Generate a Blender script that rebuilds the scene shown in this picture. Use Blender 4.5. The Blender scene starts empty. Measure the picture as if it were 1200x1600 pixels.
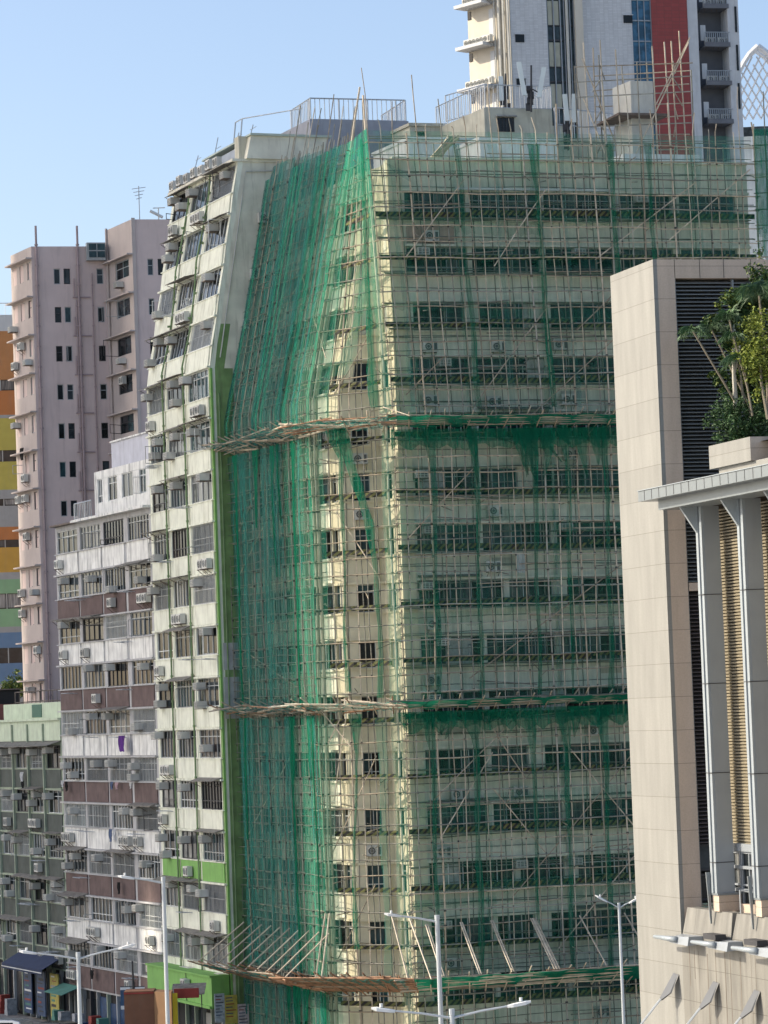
import bpy, math, random
from mathutils import Vector, Matrix
R = random.Random(7)
SC = bpy.context.scene
COL = SC.collection

# ------------------------------------------------------------------ camera
F_PX = 5000.0; ROLL = 0.037; TILT = math.atan(311/5000); EYE = 18.0; GND = -1.3
cam = bpy.data.cameras.new('camera'); cam_o = bpy.data.objects.new('camera', cam); COL.objects.link(cam_o)
cam.sensor_fit = 'VERTICAL'; cam.sensor_height = 24.0; cam.lens = 24.0*F_PX/1600
cam.clip_start = 1.0; cam.clip_end = 6000
cam_o.matrix_world = Matrix.Translation((0, 0, EYE)) @ Matrix.Rotation(math.pi/2+TILT, 4, 'X') @ Matrix.Rotation(-ROLL, 4, 'Z')
SC.camera = cam_o
# ------------------------------------------------------------------ sky, sun, exposure
SUN_EL = math.radians(31); SUN_AZ = Vector((-0.99, 0.09, 0)).normalized()
world = bpy.data.worlds.new('World'); SC.world = world; world.use_nodes = True
nt = world.node_tree; nt.nodes.clear()
sky = nt.nodes.new('ShaderNodeTexSky'); sky.sky_type = 'NISHITA'; sky.sun_disc = False
sky.sun_elevation = SUN_EL; sky.sun_rotation = math.atan2(SUN_AZ.x, SUN_AZ.y)
sky.air_density = 0.8; sky.dust_density = 2.2; sky.ozone_density = 0.5
bg = nt.nodes.new('ShaderNodeBackground'); bg.inputs[1].default_value = 0.15
wo = nt.nodes.new('ShaderNodeOutputWorld')
nt.links.new(sky.outputs[0], bg.inputs[0]); nt.links.new(bg.outputs[0], wo.inputs[0])
sun = bpy.data.lights.new('sun', 'SUN'); sun.energy = 3.8; sun.angle = math.radians(0.6); sun.color = (1.0, 0.88, 0.70)
sun_o = bpy.data.objects.new('sun', sun); COL.objects.link(sun_o)
sdir = Vector((SUN_AZ.x*math.cos(SUN_EL), SUN_AZ.y*math.cos(SUN_EL), math.sin(SUN_EL)))
sun_o.rotation_euler = sdir.to_track_quat('Z', 'Y').to_euler()
SC.view_settings.view_transform = 'Standard'; SC.view_settings.look = 'None'
SC.view_settings.gamma = 1.0; SC.view_settings.exposure = 0.70
SC.render.engine = 'CYCLES'
SC.cycles.transparent_max_bounces = 40; SC.cycles.max_bounces = 6; SC.cycles.diffuse_bounces = 3
SC.cycles.use_denoising = True

# ------------------------------------------------------------------ measuring helpers
def ray(px, py):
    a = px-600; b = 800-py; c, s = math.cos(ROLL), math.sin(ROLL)
    a, b = a*c+b*s, -a*s+b*c
    return a, F_PX*math.cos(TILT)-b*math.sin(TILT), F_PX*math.sin(TILT)+b*math.cos(TILT)
def kx(px, py): r = ray(px, py); return r[0]/r[1]
def walk(P, d, px, py):
    q = kx(px, py); s = (q*P[1]-P[0])/(d[0]-q*d[1]); return (P[0]+d[0]*s, P[1]+d[1]*s)
def TAN(a): return (-math.sin(math.radians(a)), math.cos(math.radians(a)))
def at(px, py, y):                       # point seen at a pixel at distance y
    r = ray(px, py); return Vector((r[0]/r[1]*y, y, EYE+r[2]/r[1]*y))

# ------------------------------------------------------------------ materials
MATS = {}
def _new(name):
    m = bpy.data.materials.new(name); m.use_nodes = True; n = m.node_tree; n.nodes.clear()
    return m, n, n.nodes, n.links
def M(name, col, rough=0.8, var=0.12, dirt=0.0, dirtcol=(0.12, 0.10, 0.08), metal=0.0, scale=1.5, bump=0.0, rnd=0.0, spec=0.3, streak=(2.2, 2.2, 0.22), dl=0.52):
    if name in MATS: return MATS[name]
    m, t, N, L = _new(name)
    out = N.new('ShaderNodeOutputMaterial'); b = N.new('ShaderNodeBsdfPrincipled')
    L.new(b.outputs[0], out.inputs[0])
    b.inputs['Roughness'].default_value = rough; b.inputs['Metallic'].default_value = metal
    b.inputs['Specular IOR Level'].default_value = spec
    g = N.new('ShaderNodeNewGeometry')
    nz = N.new('ShaderNodeTexNoise'); nz.inputs['Scale'].default_value = scale; nz.inputs['Detail'].default_value = 6
    L.new(g.outputs['Position'], nz.inputs['Vector'])
    mr = N.new('ShaderNodeMapRange'); mr.inputs[1].default_value = 0.3; mr.inputs[2].default_value = 0.7
    mr.inputs[3].default_value = 1-var; mr.inputs[4].default_value = 1+var
    L.new(nz.outputs[0], mr.inputs[0])
    mul = N.new('ShaderNodeVectorMath'); mul.operation = 'SCALE'; mul.inputs[0].default_value = col[:3]
    L.new(mr.outputs[0], mul.inputs['Scale']); last = mul.outputs[0]
    if rnd:
        oi = N.new('ShaderNodeObjectInfo'); r2 = N.new('ShaderNodeMapRange'); r2.inputs[3].default_value = 1-rnd; r2.inputs[4].default_value = 1+rnd
        L.new(oi.outputs['Random'], r2.inputs[0])
        m2 = N.new('ShaderNodeVectorMath'); m2.operation = 'SCALE'; L.new(last, m2.inputs[0]); L.new(r2.outputs[0], m2.inputs['Scale']); last = m2.outputs[0]
    if dirt:
        mp = N.new('ShaderNodeMapping'); mp.inputs['Scale'].default_value = streak
        L.new(g.outputs['Position'], mp.inputs[0])
        n2 = N.new('ShaderNodeTexNoise'); n2.inputs['Scale'].default_value = 1.6; n2.inputs['Detail'].default_value = 8; n2.inputs['Roughness'].default_value = 0.65
        L.new(mp.outputs[0], n2.inputs['Vector'])
        r3 = N.new('ShaderNodeMapRange'); r3.inputs[1].default_value = dl; r3.inputs[2].default_value = dl+.2; r3.inputs[3].default_value = 0; r3.inputs[4].default_value = dirt
        L.new(n2.outputs[0], r3.inputs[0])
        mx = N.new('ShaderNodeMix'); mx.data_type = 'RGBA'; L.new(r3.outputs[0], mx.inputs[0]); L.new(last, mx.inputs[6]); mx.inputs[7].default_value = (*dirtcol, 1)
        last = mx.outputs[2]
    L.new(last, b.inputs['Base Color'])
    if bump:
        bp = N.new('ShaderNodeBump'); bp.inputs['Strength'].default_value = bump; bp.inputs['Distance'].default_value = 0.02
        n4 = N.new('ShaderNodeTexNoise'); n4.inputs['Scale'].default_value = 14; L.new(g.outputs['Position'], n4.inputs['Vector'])
        L.new(n4.outputs[0], bp.inputs['Height']); L.new(bp.outputs[0], b.inputs['Normal'])
    MATS[name] = m; return m
def glass(name, col, stripe=None, rough=0.12):
    if name in MATS: return MATS[name]
    m, t, N, L = _new(name)
    out = N.new('ShaderNodeOutputMaterial'); b = N.new('ShaderNodeBsdfPrincipled'); L.new(b.outputs[0], out.inputs[0])
    b.inputs['Roughness'].default_value = rough; b.inputs['Specular IOR Level'].default_value = 0.28
    g = N.new('ShaderNodeNewGeometry'); mp = N.new('ShaderNodeMapping'); mp.inputs['Scale'].default_value = (7, 7, .5) if stripe else (1.2, 1.2, 1.2)
    L.new(g.outputs['Position'], mp.inputs[0])
    nz = N.new('ShaderNodeTexNoise'); nz.inputs['Scale'].default_value = 1.5; nz.inputs['Detail'].default_value = 3; L.new(mp.outputs[0], nz.inputs['Vector'])
    r = N.new('ShaderNodeMapRange'); r.inputs[1].default_value = .4; r.inputs[2].default_value = .62; L.new(nz.outputs[0], r.inputs[0])
    mx = N.new('ShaderNodeMix'); mx.data_type = 'RGBA'; L.new(r.outputs[0], mx.inputs[0])
    mx.inputs[6].default_value = (*col, 1); c2 = stripe or tuple(c*.45 for c in col); mx.inputs[7].default_value = (*c2, 1)
    L.new(mx.outputs[2], b.inputs['Base Color']); MATS[name] = m; return m
def netmat(name, col, a, tl=0.5, strand=0.35):
    m, t, N, L = _new(name)
    out = N.new('ShaderNodeOutputMaterial'); mix = N.new('ShaderNodeMixShader'); L.new(mix.outputs[0], out.inputs[0])
    tr = N.new('ShaderNodeBsdfTransparent'); d = N.new('ShaderNodeBsdfDiffuse'); tn = N.new('ShaderNodeBsdfTranslucent'); md = N.new('ShaderNodeMixShader'); md.inputs[0].default_value = tl
    L.new(d.outputs[0], md.inputs[1]); L.new(tn.outputs[0], md.inputs[2]); L.new(tr.outputs[0], mix.inputs[1]); L.new(md.outputs[0], mix.inputs[2])
    g = N.new('ShaderNodeNewGeometry')
    def mt(op, a_, b_=None):
        x = N.new('ShaderNodeMath'); x.operation = op
        for i, v in enumerate((a_, b_)):
            if v is None: continue
            if isinstance(v, (int, float)): x.inputs[i].default_value = v
            else: L.new(v, x.inputs[i])
        return x.outputs[0]
    dp = N.new('ShaderNodeVectorMath'); dp.operation = 'DOT_PRODUCT'; L.new(g.outputs['Normal'], dp.inputs[0]); L.new(g.outputs['Incoming'], dp.inputs[1])
    cs = mt('MAXIMUM', mt('ABSOLUTE', dp.outputs['Value']), 0.2)
    mp = N.new('ShaderNodeMapping'); mp.inputs['Scale'].default_value = (5, 5, .35); L.new(g.outputs['Position'], mp.inputs[0])
    nz = N.new('ShaderNodeTexNoise'); nz.inputs['Scale'].default_value = 1.3; nz.inputs['Detail'].default_value = 5; L.new(mp.outputs[0], nz.inputs['Vector'])
    mr = N.new('ShaderNodeMapRange'); mr.inputs[1].default_value = .3; mr.inputs[2].default_value = .7; mr.inputs[3].default_value = a*(1-strand); mr.inputs[4].default_value = min(.97, a*(1+strand)); L.new(nz.outputs[0], mr.inputs[0])
    al = mt('SUBTRACT', 1.0, mt('POWER', mt('SUBTRACT', 1.0, mr.outputs[0]), mt('DIVIDE', 1.0, cs)))
    L.new(al, mix.inputs[0])
    n2 = N.new('ShaderNodeTexNoise'); n2.inputs['Scale'].default_value = .35; n2.inputs['Detail'].default_value = 4; L.new(g.outputs['Position'], n2.inputs['Vector'])
    mx = N.new('ShaderNodeMix'); mx.data_type = 'RGBA'; L.new(n2.outputs[0], mx.inputs[0]); mx.inputs[6].default_value = (*[c*.75 for c in col], 1); mx.inputs[7].default_value = (*[c*1.3 for c in col], 1)
    L.new(mx.outputs[2], d.inputs[0]); L.new(mx.outputs[2], tn.inputs[0])
    MATS[name] = m; return m
def stripemat(name, c1, c2, vec, per, duty=.5, rough=.7, col3=None):
    m, t, N, L = _new(name)
    out = N.new('ShaderNodeOutputMaterial'); b = N.new('ShaderNodeBsdfPrincipled'); L.new(b.outputs[0], out.inputs[0]); b.inputs['Roughness'].default_value = rough
    g = N.new('ShaderNodeNewGeometry'); dp = N.new('ShaderNodeVectorMath'); dp.operation = 'DOT_PRODUCT'; L.new(g.outputs['Position'], dp.inputs[0]); dp.inputs[1].default_value = [v/per for v in vec]
    fr = N.new('ShaderNodeMath'); fr.operation = 'FRACT'; L.new(dp.outputs['Value'], fr.inputs[0])
    gt = N.new('ShaderNodeMath'); gt.operation = 'GREATER_THAN'; L.new(fr.outputs[0], gt.inputs[0]); gt.inputs[1].default_value = duty
    nz = N.new('ShaderNodeTexNoise'); nz.inputs['Scale'].default_value = 2; L.new(g.outputs['Position'], nz.inputs['Vector'])
    mx = N.new('ShaderNodeMix'); mx.data_type = 'RGBA'; L.new(gt.outputs[0], mx.inputs[0]); mx.inputs[6].default_value = (*c1, 1); mx.inputs[7].default_value = (*c2, 1)
    m3 = N.new('ShaderNodeMix'); m3.data_type = 'RGBA'; m3.blend_type = 'MULTIPLY'; m3.inputs[0].default_value = .5; L.new(mx.outputs[2], m3.inputs[6]); L.new(nz.outputs[0], m3.inputs[7])
    L.new(m3.outputs[2], b.inputs['Base Color']); MATS[name] = m; return m
def tilemat(name, col, mortar, bw, bh, vec, rough=.55, mort=.02, offset=0.0, var=.06, dirt=.0):
    """panels or tiles laid along horizontal direction vec"""
    m, t, N, L = _new(name)
    out = N.new('ShaderNodeOutputMaterial'); b = N.new('ShaderNodeBsdfPrincipled'); L.new(b.outputs[0], out.inputs[0]); b.inputs['Roughness'].default_value = rough
    g = N.new('ShaderNodeNewGeometry'); dp = N.new('ShaderNodeVectorMath'); dp.operation = 'DOT_PRODUCT'; L.new(g.outputs['Position'], dp.inputs[0]); dp.inputs[1].default_value = (vec[0], vec[1], 0)
    sp = N.new('ShaderNodeSeparateXYZ'); L.new(g.outputs['Position'], sp.inputs[0]); cb = N.new('ShaderNodeCombineXYZ'); L.new(dp.outputs['Value'], cb.inputs[0]); L.new(sp.outputs[2], cb.inputs[1])
    br = N.new('ShaderNodeTexBrick'); L.new(cb.outputs[0], br.inputs['Vector']); br.offset = offset; br.inputs['Scale'].default_value = 1; br.inputs['Mortar Size'].default_value = mort
    br.inputs['Brick Width'].default_value = bw; br.inputs['Row Height'].default_value = bh; br.inputs['Mortar Smooth'].default_value = .1
    br.inputs['Color1'].default_value = (*[c*(1-var) for c in col], 1); br.inputs['Color2'].default_value = (*[c*(1+var) for c in col], 1); br.inputs['Mortar'].default_value = (*mortar, 1)
    n2 = N.new('ShaderNodeTexNoise'); n2.inputs['Scale'].default_value = 1.0; n2.inputs['Detail'].default_value = 8
    mp = N.new('ShaderNodeMapping'); mp.inputs['Scale'].default_value = (3, 3, .5); L.new(g.outputs['Position'], mp.inputs[0]); L.new(mp.outputs[0], n2.inputs['Vector'])
    mr = N.new('ShaderNodeMapRange'); mr.inputs[1].default_value = .3; mr.inputs[2].default_value = .75; mr.inputs[3].default_value = 1.05; mr.inputs[4].default_value = .9-dirt; L.new(n2.outputs[0], mr.inputs[0])
    ml = N.new('ShaderNodeVectorMath'); ml.operation = 'SCALE'; L.new(br.outputs[0], ml.inputs[0]); L.new(mr.outputs[0], ml.inputs['Scale'])
    n3 = N.new('ShaderNodeTexNoise'); n3.inputs['Scale'].default_value = 30; n3.inputs['Detail'].default_value = 2; L.new(g.outputs['Position'], n3.inputs['Vector'])
    mr3 = N.new('ShaderNodeMapRange'); mr3.inputs[1].default_value = .3; mr3.inputs[2].default_value = .7; mr3.inputs[3].default_value = .93; mr3.inputs[4].default_value = 1.07; L.new(n3.outputs[0], mr3.inputs[0])
    m5 = N.new('ShaderNodeVectorMath'); m5.operation = 'SCALE'; L.new(ml.outputs[0], m5.inputs[0]); L.new(mr3.outputs[0], m5.inputs['Scale'])
    L.new(m5.outputs[0], b.inputs['Base Color']); MATS[name] = m; return m

# ------------------------------------------------------------------ mesh builder and object helpers
class MB:
    def __init__(s): s.v = []; s.f = []; s.m = []; s.mats = []
    def mi(s, mat):
        if mat not in s.mats: s.mats.append(mat)
        return s.mats.index(mat)
    def hexa(s, p, mat):                 # p: 4 bottom (ccw) + 4 top
        b = len(s.v); s.v += [tuple(q) for q in p]; i = s.mi(mat)
        for f in ((0, 3, 2, 1), (4, 5, 6, 7), (0, 1, 5, 4), (1, 2, 6, 5), (2, 3, 7, 6), (3, 0, 4, 7)):
            s.f.append(tuple(b+k for k in f)); s.m.append(i)
    def box(s, c, d, mat, rz=0.0):       # centre, full dims
        x, y, z = d[0]/2, d[1]/2, d[2]/2; ca, sa = math.cos(rz), math.sin(rz)
        def q(a, b2, e): return (c[0]+a*ca-b2*sa, c[1]+a*sa+b2*ca, c[2]+e)
        s.hexa([q(-x, -y, -z), q(x, -y, -z), q(x, y, -z), q(-x, y, -z), q(-x, -y, z), q(x, -y, z), q(x, y, z), q(-x, y, z)], mat)
    def poly(s, pts, mat):
        b = len(s.v); s.v += [tuple(q) for q in pts]; s.f.append(tuple(range(b, b+len(pts)))); s.m.append(s.mi(mat))
    def prism(s, pts, z0, z1, mat, top=None):
        n = len(pts); b = len(s.v); s.v += [(p[0], p[1], z0) for p in pts]+[(p[0], p[1], z1) for p in (top or pts)]; i = s.mi(mat)
        s.f.append(tuple(b+k for k in range(n))[::-1]); s.m.append(i); s.f.append(tuple(b+n+k for k in range(n))); s.m.append(i)
        for k in range(n):
            s.f.append((b+k, b+(k+1) % n, b+n+(k+1) % n, b+n+k)); s.m.append(i)
    def tube(s, pts, r, mat, n=5, r2=None):
        pts = [Vector(p) for p in pts]; b = len(s.v); i = s.mi(mat); k = len(pts)
        for j, p in enumerate(pts):
            d = (pts[min(j+1, k-1)]-pts[max(j-1, 0)]); d = d.normalized() if d.length > 1e-9 else Vector((0, 0, 1))
            a = d.cross(Vector((0, 0, 1)) if abs(d.z) < .9 else Vector((1, 0, 0))).normalized(); c = d.cross(a)
            rr = r if r2 is None else r+(r2-r)*j/max(1, k-1)
            for q in range(n):
                t = 2*math.pi*q/n; w = p+a*(rr*math.cos(t))+c*(rr*math.sin(t)); s.v.append((w.x, w.y, w.z))
        for j in range(k-1):
            for q in range(n):
                s.f.append((b+j*n+q, b+j*n+(q+1) % n, b+(j+1)*n+(q+1) % n, b+(j+1)*n+q)); s.m.append(i)
        s.f.append(tuple(b+q for q in range(n))[::-1]); s.m.append(i); s.f.append(tuple(b+(k-1)*n+q for q in range(n))); s.m.append(i)
    def grid(s, rows, mat):              # rows of points -> sheet
        b = len(s.v); w = len(rows[0]); i = s.mi(mat)
        for r_ in rows: s.v += [tuple(q) for q in r_]
        for a in range(len(rows)-1):
            for c in range(w-1):
                s.f.append((b+a*w+c, b+a*w+c+1, b+(a+1)*w+c+1, b+(a+1)*w+c)); s.m.append(i)
    def obj(s, name, parent=None, smooth=False, origin=None):
        me = bpy.data.meshes.new(name); v = s.v
        if origin is not None: o_ = Vector(origin); v = [tuple(Vector(q)-o_) for q in v]
        elif parent is not None: o_ = parent.location; v = [(q[0]-o_.x, q[1]-o_.y, q[2]-o_.z) for q in v]
        me.from_pydata(v, [], s.f)
        for m_ in s.mats: me.materials.append(m_)
        me.polygons.foreach_set('material_index', s.m)
        if smooth: me.polygons.foreach_set('use_smooth', [True]*len(s.f))
        me.update(); o = bpy.data.objects.new(name, me); COL.objects.link(o)
        if parent is not None: o.parent = parent
        elif origin is not None: o.location = origin
        return o
# parts under windows etc. need world positions: parents are Empties at things' bases; sub-parts' parents sit at local origin
def worldoff(p):
    v = Vector((0, 0, 0))
    while p is not None: v += p.location; p = p.parent
    return v
def part(mb, name, parent, smooth=False, label=None):
    o_ = worldoff(parent); mb.v = [(q[0]-o_.x, q[1]-o_.y, q[2]-o_.z) for q in mb.v]
    me = bpy.data.meshes.new(name); me.from_pydata(mb.v, [], mb.f)
    for m_ in mb.mats: me.materials.append(m_)
    me.polygons.foreach_set('material_index', mb.m)
    if smooth: me.polygons.foreach_set('use_smooth', [True]*len(mb.f))
    me.update(); o = bpy.data.objects.new(name, me); COL.objects.link(o); o.parent = parent
    if label: o['label'] = label
    return o
def tag(o, label, cat, group=None, kind=None):
    if label: o['label'] = label
    if cat: o['category'] = cat
    if group: o['group'] = group
    if kind: o['kind'] = kind
    return o
def thing(name, label, cat, loc, group=None):
    o = bpy.data.objects.new(name, None); COL.objects.link(o); o.location = loc; o.empty_display_size = .3
    return tag(o, label, cat, group)
def struct(mb, name): o = mb.obj(name); o['kind'] = 'structure'; return o

# ------------------------------------------------------------------ facade: a wall plane with its own u (along), z (up), n (outward) coordinates
class Fac:
    def __init__(s, A, B, sa=None, sb=None, ma=None, mb=None):
        s.A = Vector(A); s.B = Vector(B); s.L = (s.B-s.A).length; s.t = (s.B-s.A)/s.L
        s.n = Vector((s.t.y, -s.t.x)); s.sa = sa; s.sb = sb
        s.ma = Vector(ma) if ma is not None else s.n; s.mb = Vector(mb) if mb is not None else s.n
    def p(s, u, z, n=0.0):
        a = s.A+s.ma*n; b = s.B+s.mb*n
        if s.sa: a = a+Vector(s.sa(z))
        if s.sb: b = b+Vector(s.sb(z))
        q = a+(b-a)*(u/s.L); return Vector((q.x, q.y, z))
    def box(s, mb, u0, u1, z0, z1, n0, n1, mat):
        mb.hexa([s.p(u0, z0, n1), s.p(u1, z0, n1), s.p(u1, z0, n0), s.p(u0, z0, n0), s.p(u0, z1, n1), s.p(u1, z1, n1), s.p(u1, z1, n0), s.p(u0, z1, n0)], mat)
    def uz(s, px, py):                    # where the line of sight through a pixel meets the base plane
        r = ray(px, py); q = s.n.dot(s.A)/(r[0]*s.n.x+r[1]*s.n.y); P = Vector((r[0]*q, r[1]*q))
        return (P-s.A).dot(s.t), EYE+r[2]*q
    def u(s, px, py): return s.uz(px, py)[0]
    def z(s, px, py): return s.uz(px, py)[1]

# shared materials
WHITE = M('white_frame', (.62, .64, .62), .5, .1, .25)
ALU = M('aluminium_frame', (.36, .38, .38), .4, .1, .2)
DARKF = M('dark_frame', (.05, .05, .055), .5)
GL = [glass('glass_dark', (.018, .024, .028)), glass('glass_slate', (.05, .065, .075)), glass('glass_teal', (.03, .07, .08)),
      glass('glass_curtain', (.05, .058, .065), (.15, .155, .15)), glass('glass_pale_curtain', (.12, .13, .135), (.28, .285, .28)), glass('glass_brown', (.025, .022, .022), (.07, .06, .055)), glass('glass_black', (.008, .01, .011))]
RUST = M('rusty_metal', (.16, .13, .11), .8, .3, .5, (.10, .05, .03), scale=3)
AWN = M('awning_sheet', (.20, .19, .17), .8, .3, .6, (.08, .06, .05), scale=4)
ACW = M('air_conditioner_case', (.58, .58, .54), .5, .1, .4, (.25, .22, .17), rnd=.15)
ACG = M('air_conditioner_grille', (.10, .11, .11), .6)
PIPE_G = M('green_pipe', (.16, .25, .12), .6, .2, .4)
PIPE_W = M('pale_pipe', (.5, .5, .46), .6, .1, .4)
STEEL = M('galvanised_steel', (.5, .53, .55), .4, .06, .15, metal=.3)
CONC = M('concrete', (.33, .33, .31), .9, .15, .4, bump=.3)

# ------------------------------------------------------------------ shared parts of flats
def window(F, u0, u1, z0, z1, parent, frame=None, nm=None, grille=None, rec=.1, glasses=None, transom=None, name='window', pane=True, fw=.055):
    frame = frame or R.choice([WHITE, WHITE, ALU, ALU, DARKF]); w = u1-u0
    nm = nm if nm is not None else max(1, round(w/R.choice([.55, .7, .9])))
    glasses = glasses or R.choice([(0, 1), (0, 6, 1), (3, 3, 4), (1, 2), (3, 0), (5, 6), (0, 0, 3), (6, 6, 0)])
    tr = transom if transom is not None else R.choice([0, .72, .75, .3])
    f = MB(); g = MB()
    F.box(f, u0, u0+fw, z0, z1, -rec-.04, -rec+.05, frame); F.box(f, u1-fw, u1, z0, z1, -rec-.04, -rec+.05, frame)
    F.box(f, u0+fw, u1-fw, z0, z0+fw, -rec-.04, -rec+.05, frame); F.box(f, u0+fw, u1-fw, z1-fw, z1, -rec-.04, -rec+.05, frame)
    for i in range(1, nm):
        c = u0+w*i/nm; F.box(f, c-fw*.45, c+fw*.45, z0+fw, z1-fw, -rec-.035, -rec+.045, frame)
    if tr:
        zt = z0+(z1-z0)*tr
        for i in range(nm):
            a = u0+w*i/nm+fw*.5; b = u0+w*(i+1)/nm-fw*.5; F.box(f, a, b, zt-.025, zt+.025, -rec-.03, -rec+.04, frame)
    for i in range(nm):
        a = u0+w*i/nm; b = u0+w*(i+1)/nm; gm = GL[R.choice(glasses)]
        op = R.random()
        if op < .07: nn = (-rec-.03, -rec-.03); gm = GL[6]
        dz = 0
        if tr and R.random() < .5:
            zt = z0+(z1-z0)*tr
            g.poly([F.p(a, z0, -rec), F.p(b, z0, -rec), F.p(b, zt, -rec), F.p(a, zt, -rec)], gm)
            g.poly([F.p(a, zt, -rec), F.p(b, zt, -rec), F.p(b, z1, -rec), F.p(a, z1, -rec)], GL[R.choice(glasses)])
        else: g.poly([F.p(a, z0, -rec), F.p(b, z0, -rec), F.p(b, z1, -rec), F.p(a, z1, -rec)], gm)
        if op > .86:                     # a casement swung open
            sgn = 1 if R.random() < .5 else -1; hu = a if sgn > 0 else b; ln = (b-a)*.9; ang = math.radians(R.uniform(50, 85))
            q0 = F.p(hu, z0+.05, -rec+.06); e = Vector((F.t.x, F.t.y, 0))*sgn*math.cos(ang)*ln+Vector((F.n.x, F.n.y, 0))*math.sin(ang)*ln
            zt = z0+(z1-z0)*(tr or 1)-.05
            for za, zb in ((0, .05), (zt-z0-.1, zt-z0-.05)):
                f.tube([q0+Vector((0, 0, za)), q0+e+Vector((0, 0, za))], .022, frame, 4)
            for k_ in (0, 1): f.tube([q0+e*k_, q0+e*k_+Vector((0, 0, zt-z0-.08))], .022, frame, 4)
    if grille or (grille is None and R.random() < .3):
        gm = R.choice([WHITE, ALU, ALU]); k = int(w/.17)
        for i in range(k+1):
            c = u0+w*i/k; F.box(f, c-.014, c+.014, z0, z1, .03, .055, gm)
        for q in (0.02, .5, .98): F.box(f, u0, u1, z0+(z1-z0)*q-.015, z0+(z1-z0)*q+.015, .026, .06, gm)
    o = part(f, name, parent)
    part(g, 'pane', o)
    return o
AC_PROTO = {}
def ac_mesh(kind):
    if kind in AC_PROTO: return AC_PROTO[kind]
    m = MB()
    if kind == 'window':
        m.box((0, -.27, .2), (.66, .54, .4), ACW)
        m.box((0, -.545, .2), (.58, .02, .33), ACG)
        for i in range(4): m.box((0, -.56, .07+i*.088), (.58, .03, .028), ACW)
        for i in (-.29, -.1, .1, .29): m.box((i, -.562, .2), (.028, .034, .38), ACW)
        m.box((0, -.27, -.03), (.72, .6, .03), RUST)
    else:
        m.box((0, -.22, .28), (.80, .32, .56), ACW)
        pts = [( -.12+.21*math.cos(t), -.385, .28+.21*math.sin(t)) for t in [i*math.pi/8 for i in range(16)]]
        m.poly(pts, ACG)
        for r_ in (.1, .2): m.tube([(-.12+r_*math.cos(t), -.395, .28+r_*math.sin(t)) for t in [i*math.pi/6 for i in range(13)]], .012, ACW, 4)
        m.box((.27, -.385, .28), (.16, .02, .4), ACG)
        for sx in (-.3, .3):
            m.box((sx, -.2, -.02), (.04, .46, .04), RUST); m.tube([(sx, 0, -.35), (sx, -.4, -.02)], .018, RUST, 4)
    me = bpy.data.meshes.new('air_conditioner'); me.from_pydata(m.v, [], m.f)
    for q in m.mats: me.materials.append(q)
    me.polygons.foreach_set('material_index', m.m); me.update(); AC_PROTO[kind] = me; return me
def ac(F, u, z, parent, kind='window', n=0.02):
    o = bpy.data.objects.new('air_conditioner', ac_mesh(kind)); COL.objects.link(o); o.parent = parent
    o.location = F.p(u, z, n)-worldoff(parent); o.rotation_euler = (0, 0, math.atan2(F.t.y, F.t.x)); return o
def awning(F, u0, u1, z, parent, out=.75, drop=.22, mat=None):
    m = MB(); mat = mat or AWN; th = .04
    m.hexa([F.p(u0, z-drop, out), F.p(u1, z-drop+R.uniform(-.05, .05), out), F.p(u1, z, .01), F.p(u0, z, .01), F.p(u0, z-drop+th, out), F.p(u1, z-drop+th, out), F.p(u1, z+th, .01), F.p(u0, z+th, .01)], mat)
    k = max(2, int((u1-u0)/1.1))
    for i in range(k):
        u = u0+.1+(u1-u0-.2)*i/(k-1); m.tube([F.p(u, z-.5, .02), F.p(u, z-drop-.02, out*.9)], .02, RUST, 4)
    return part(m, 'awning', parent)
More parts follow.
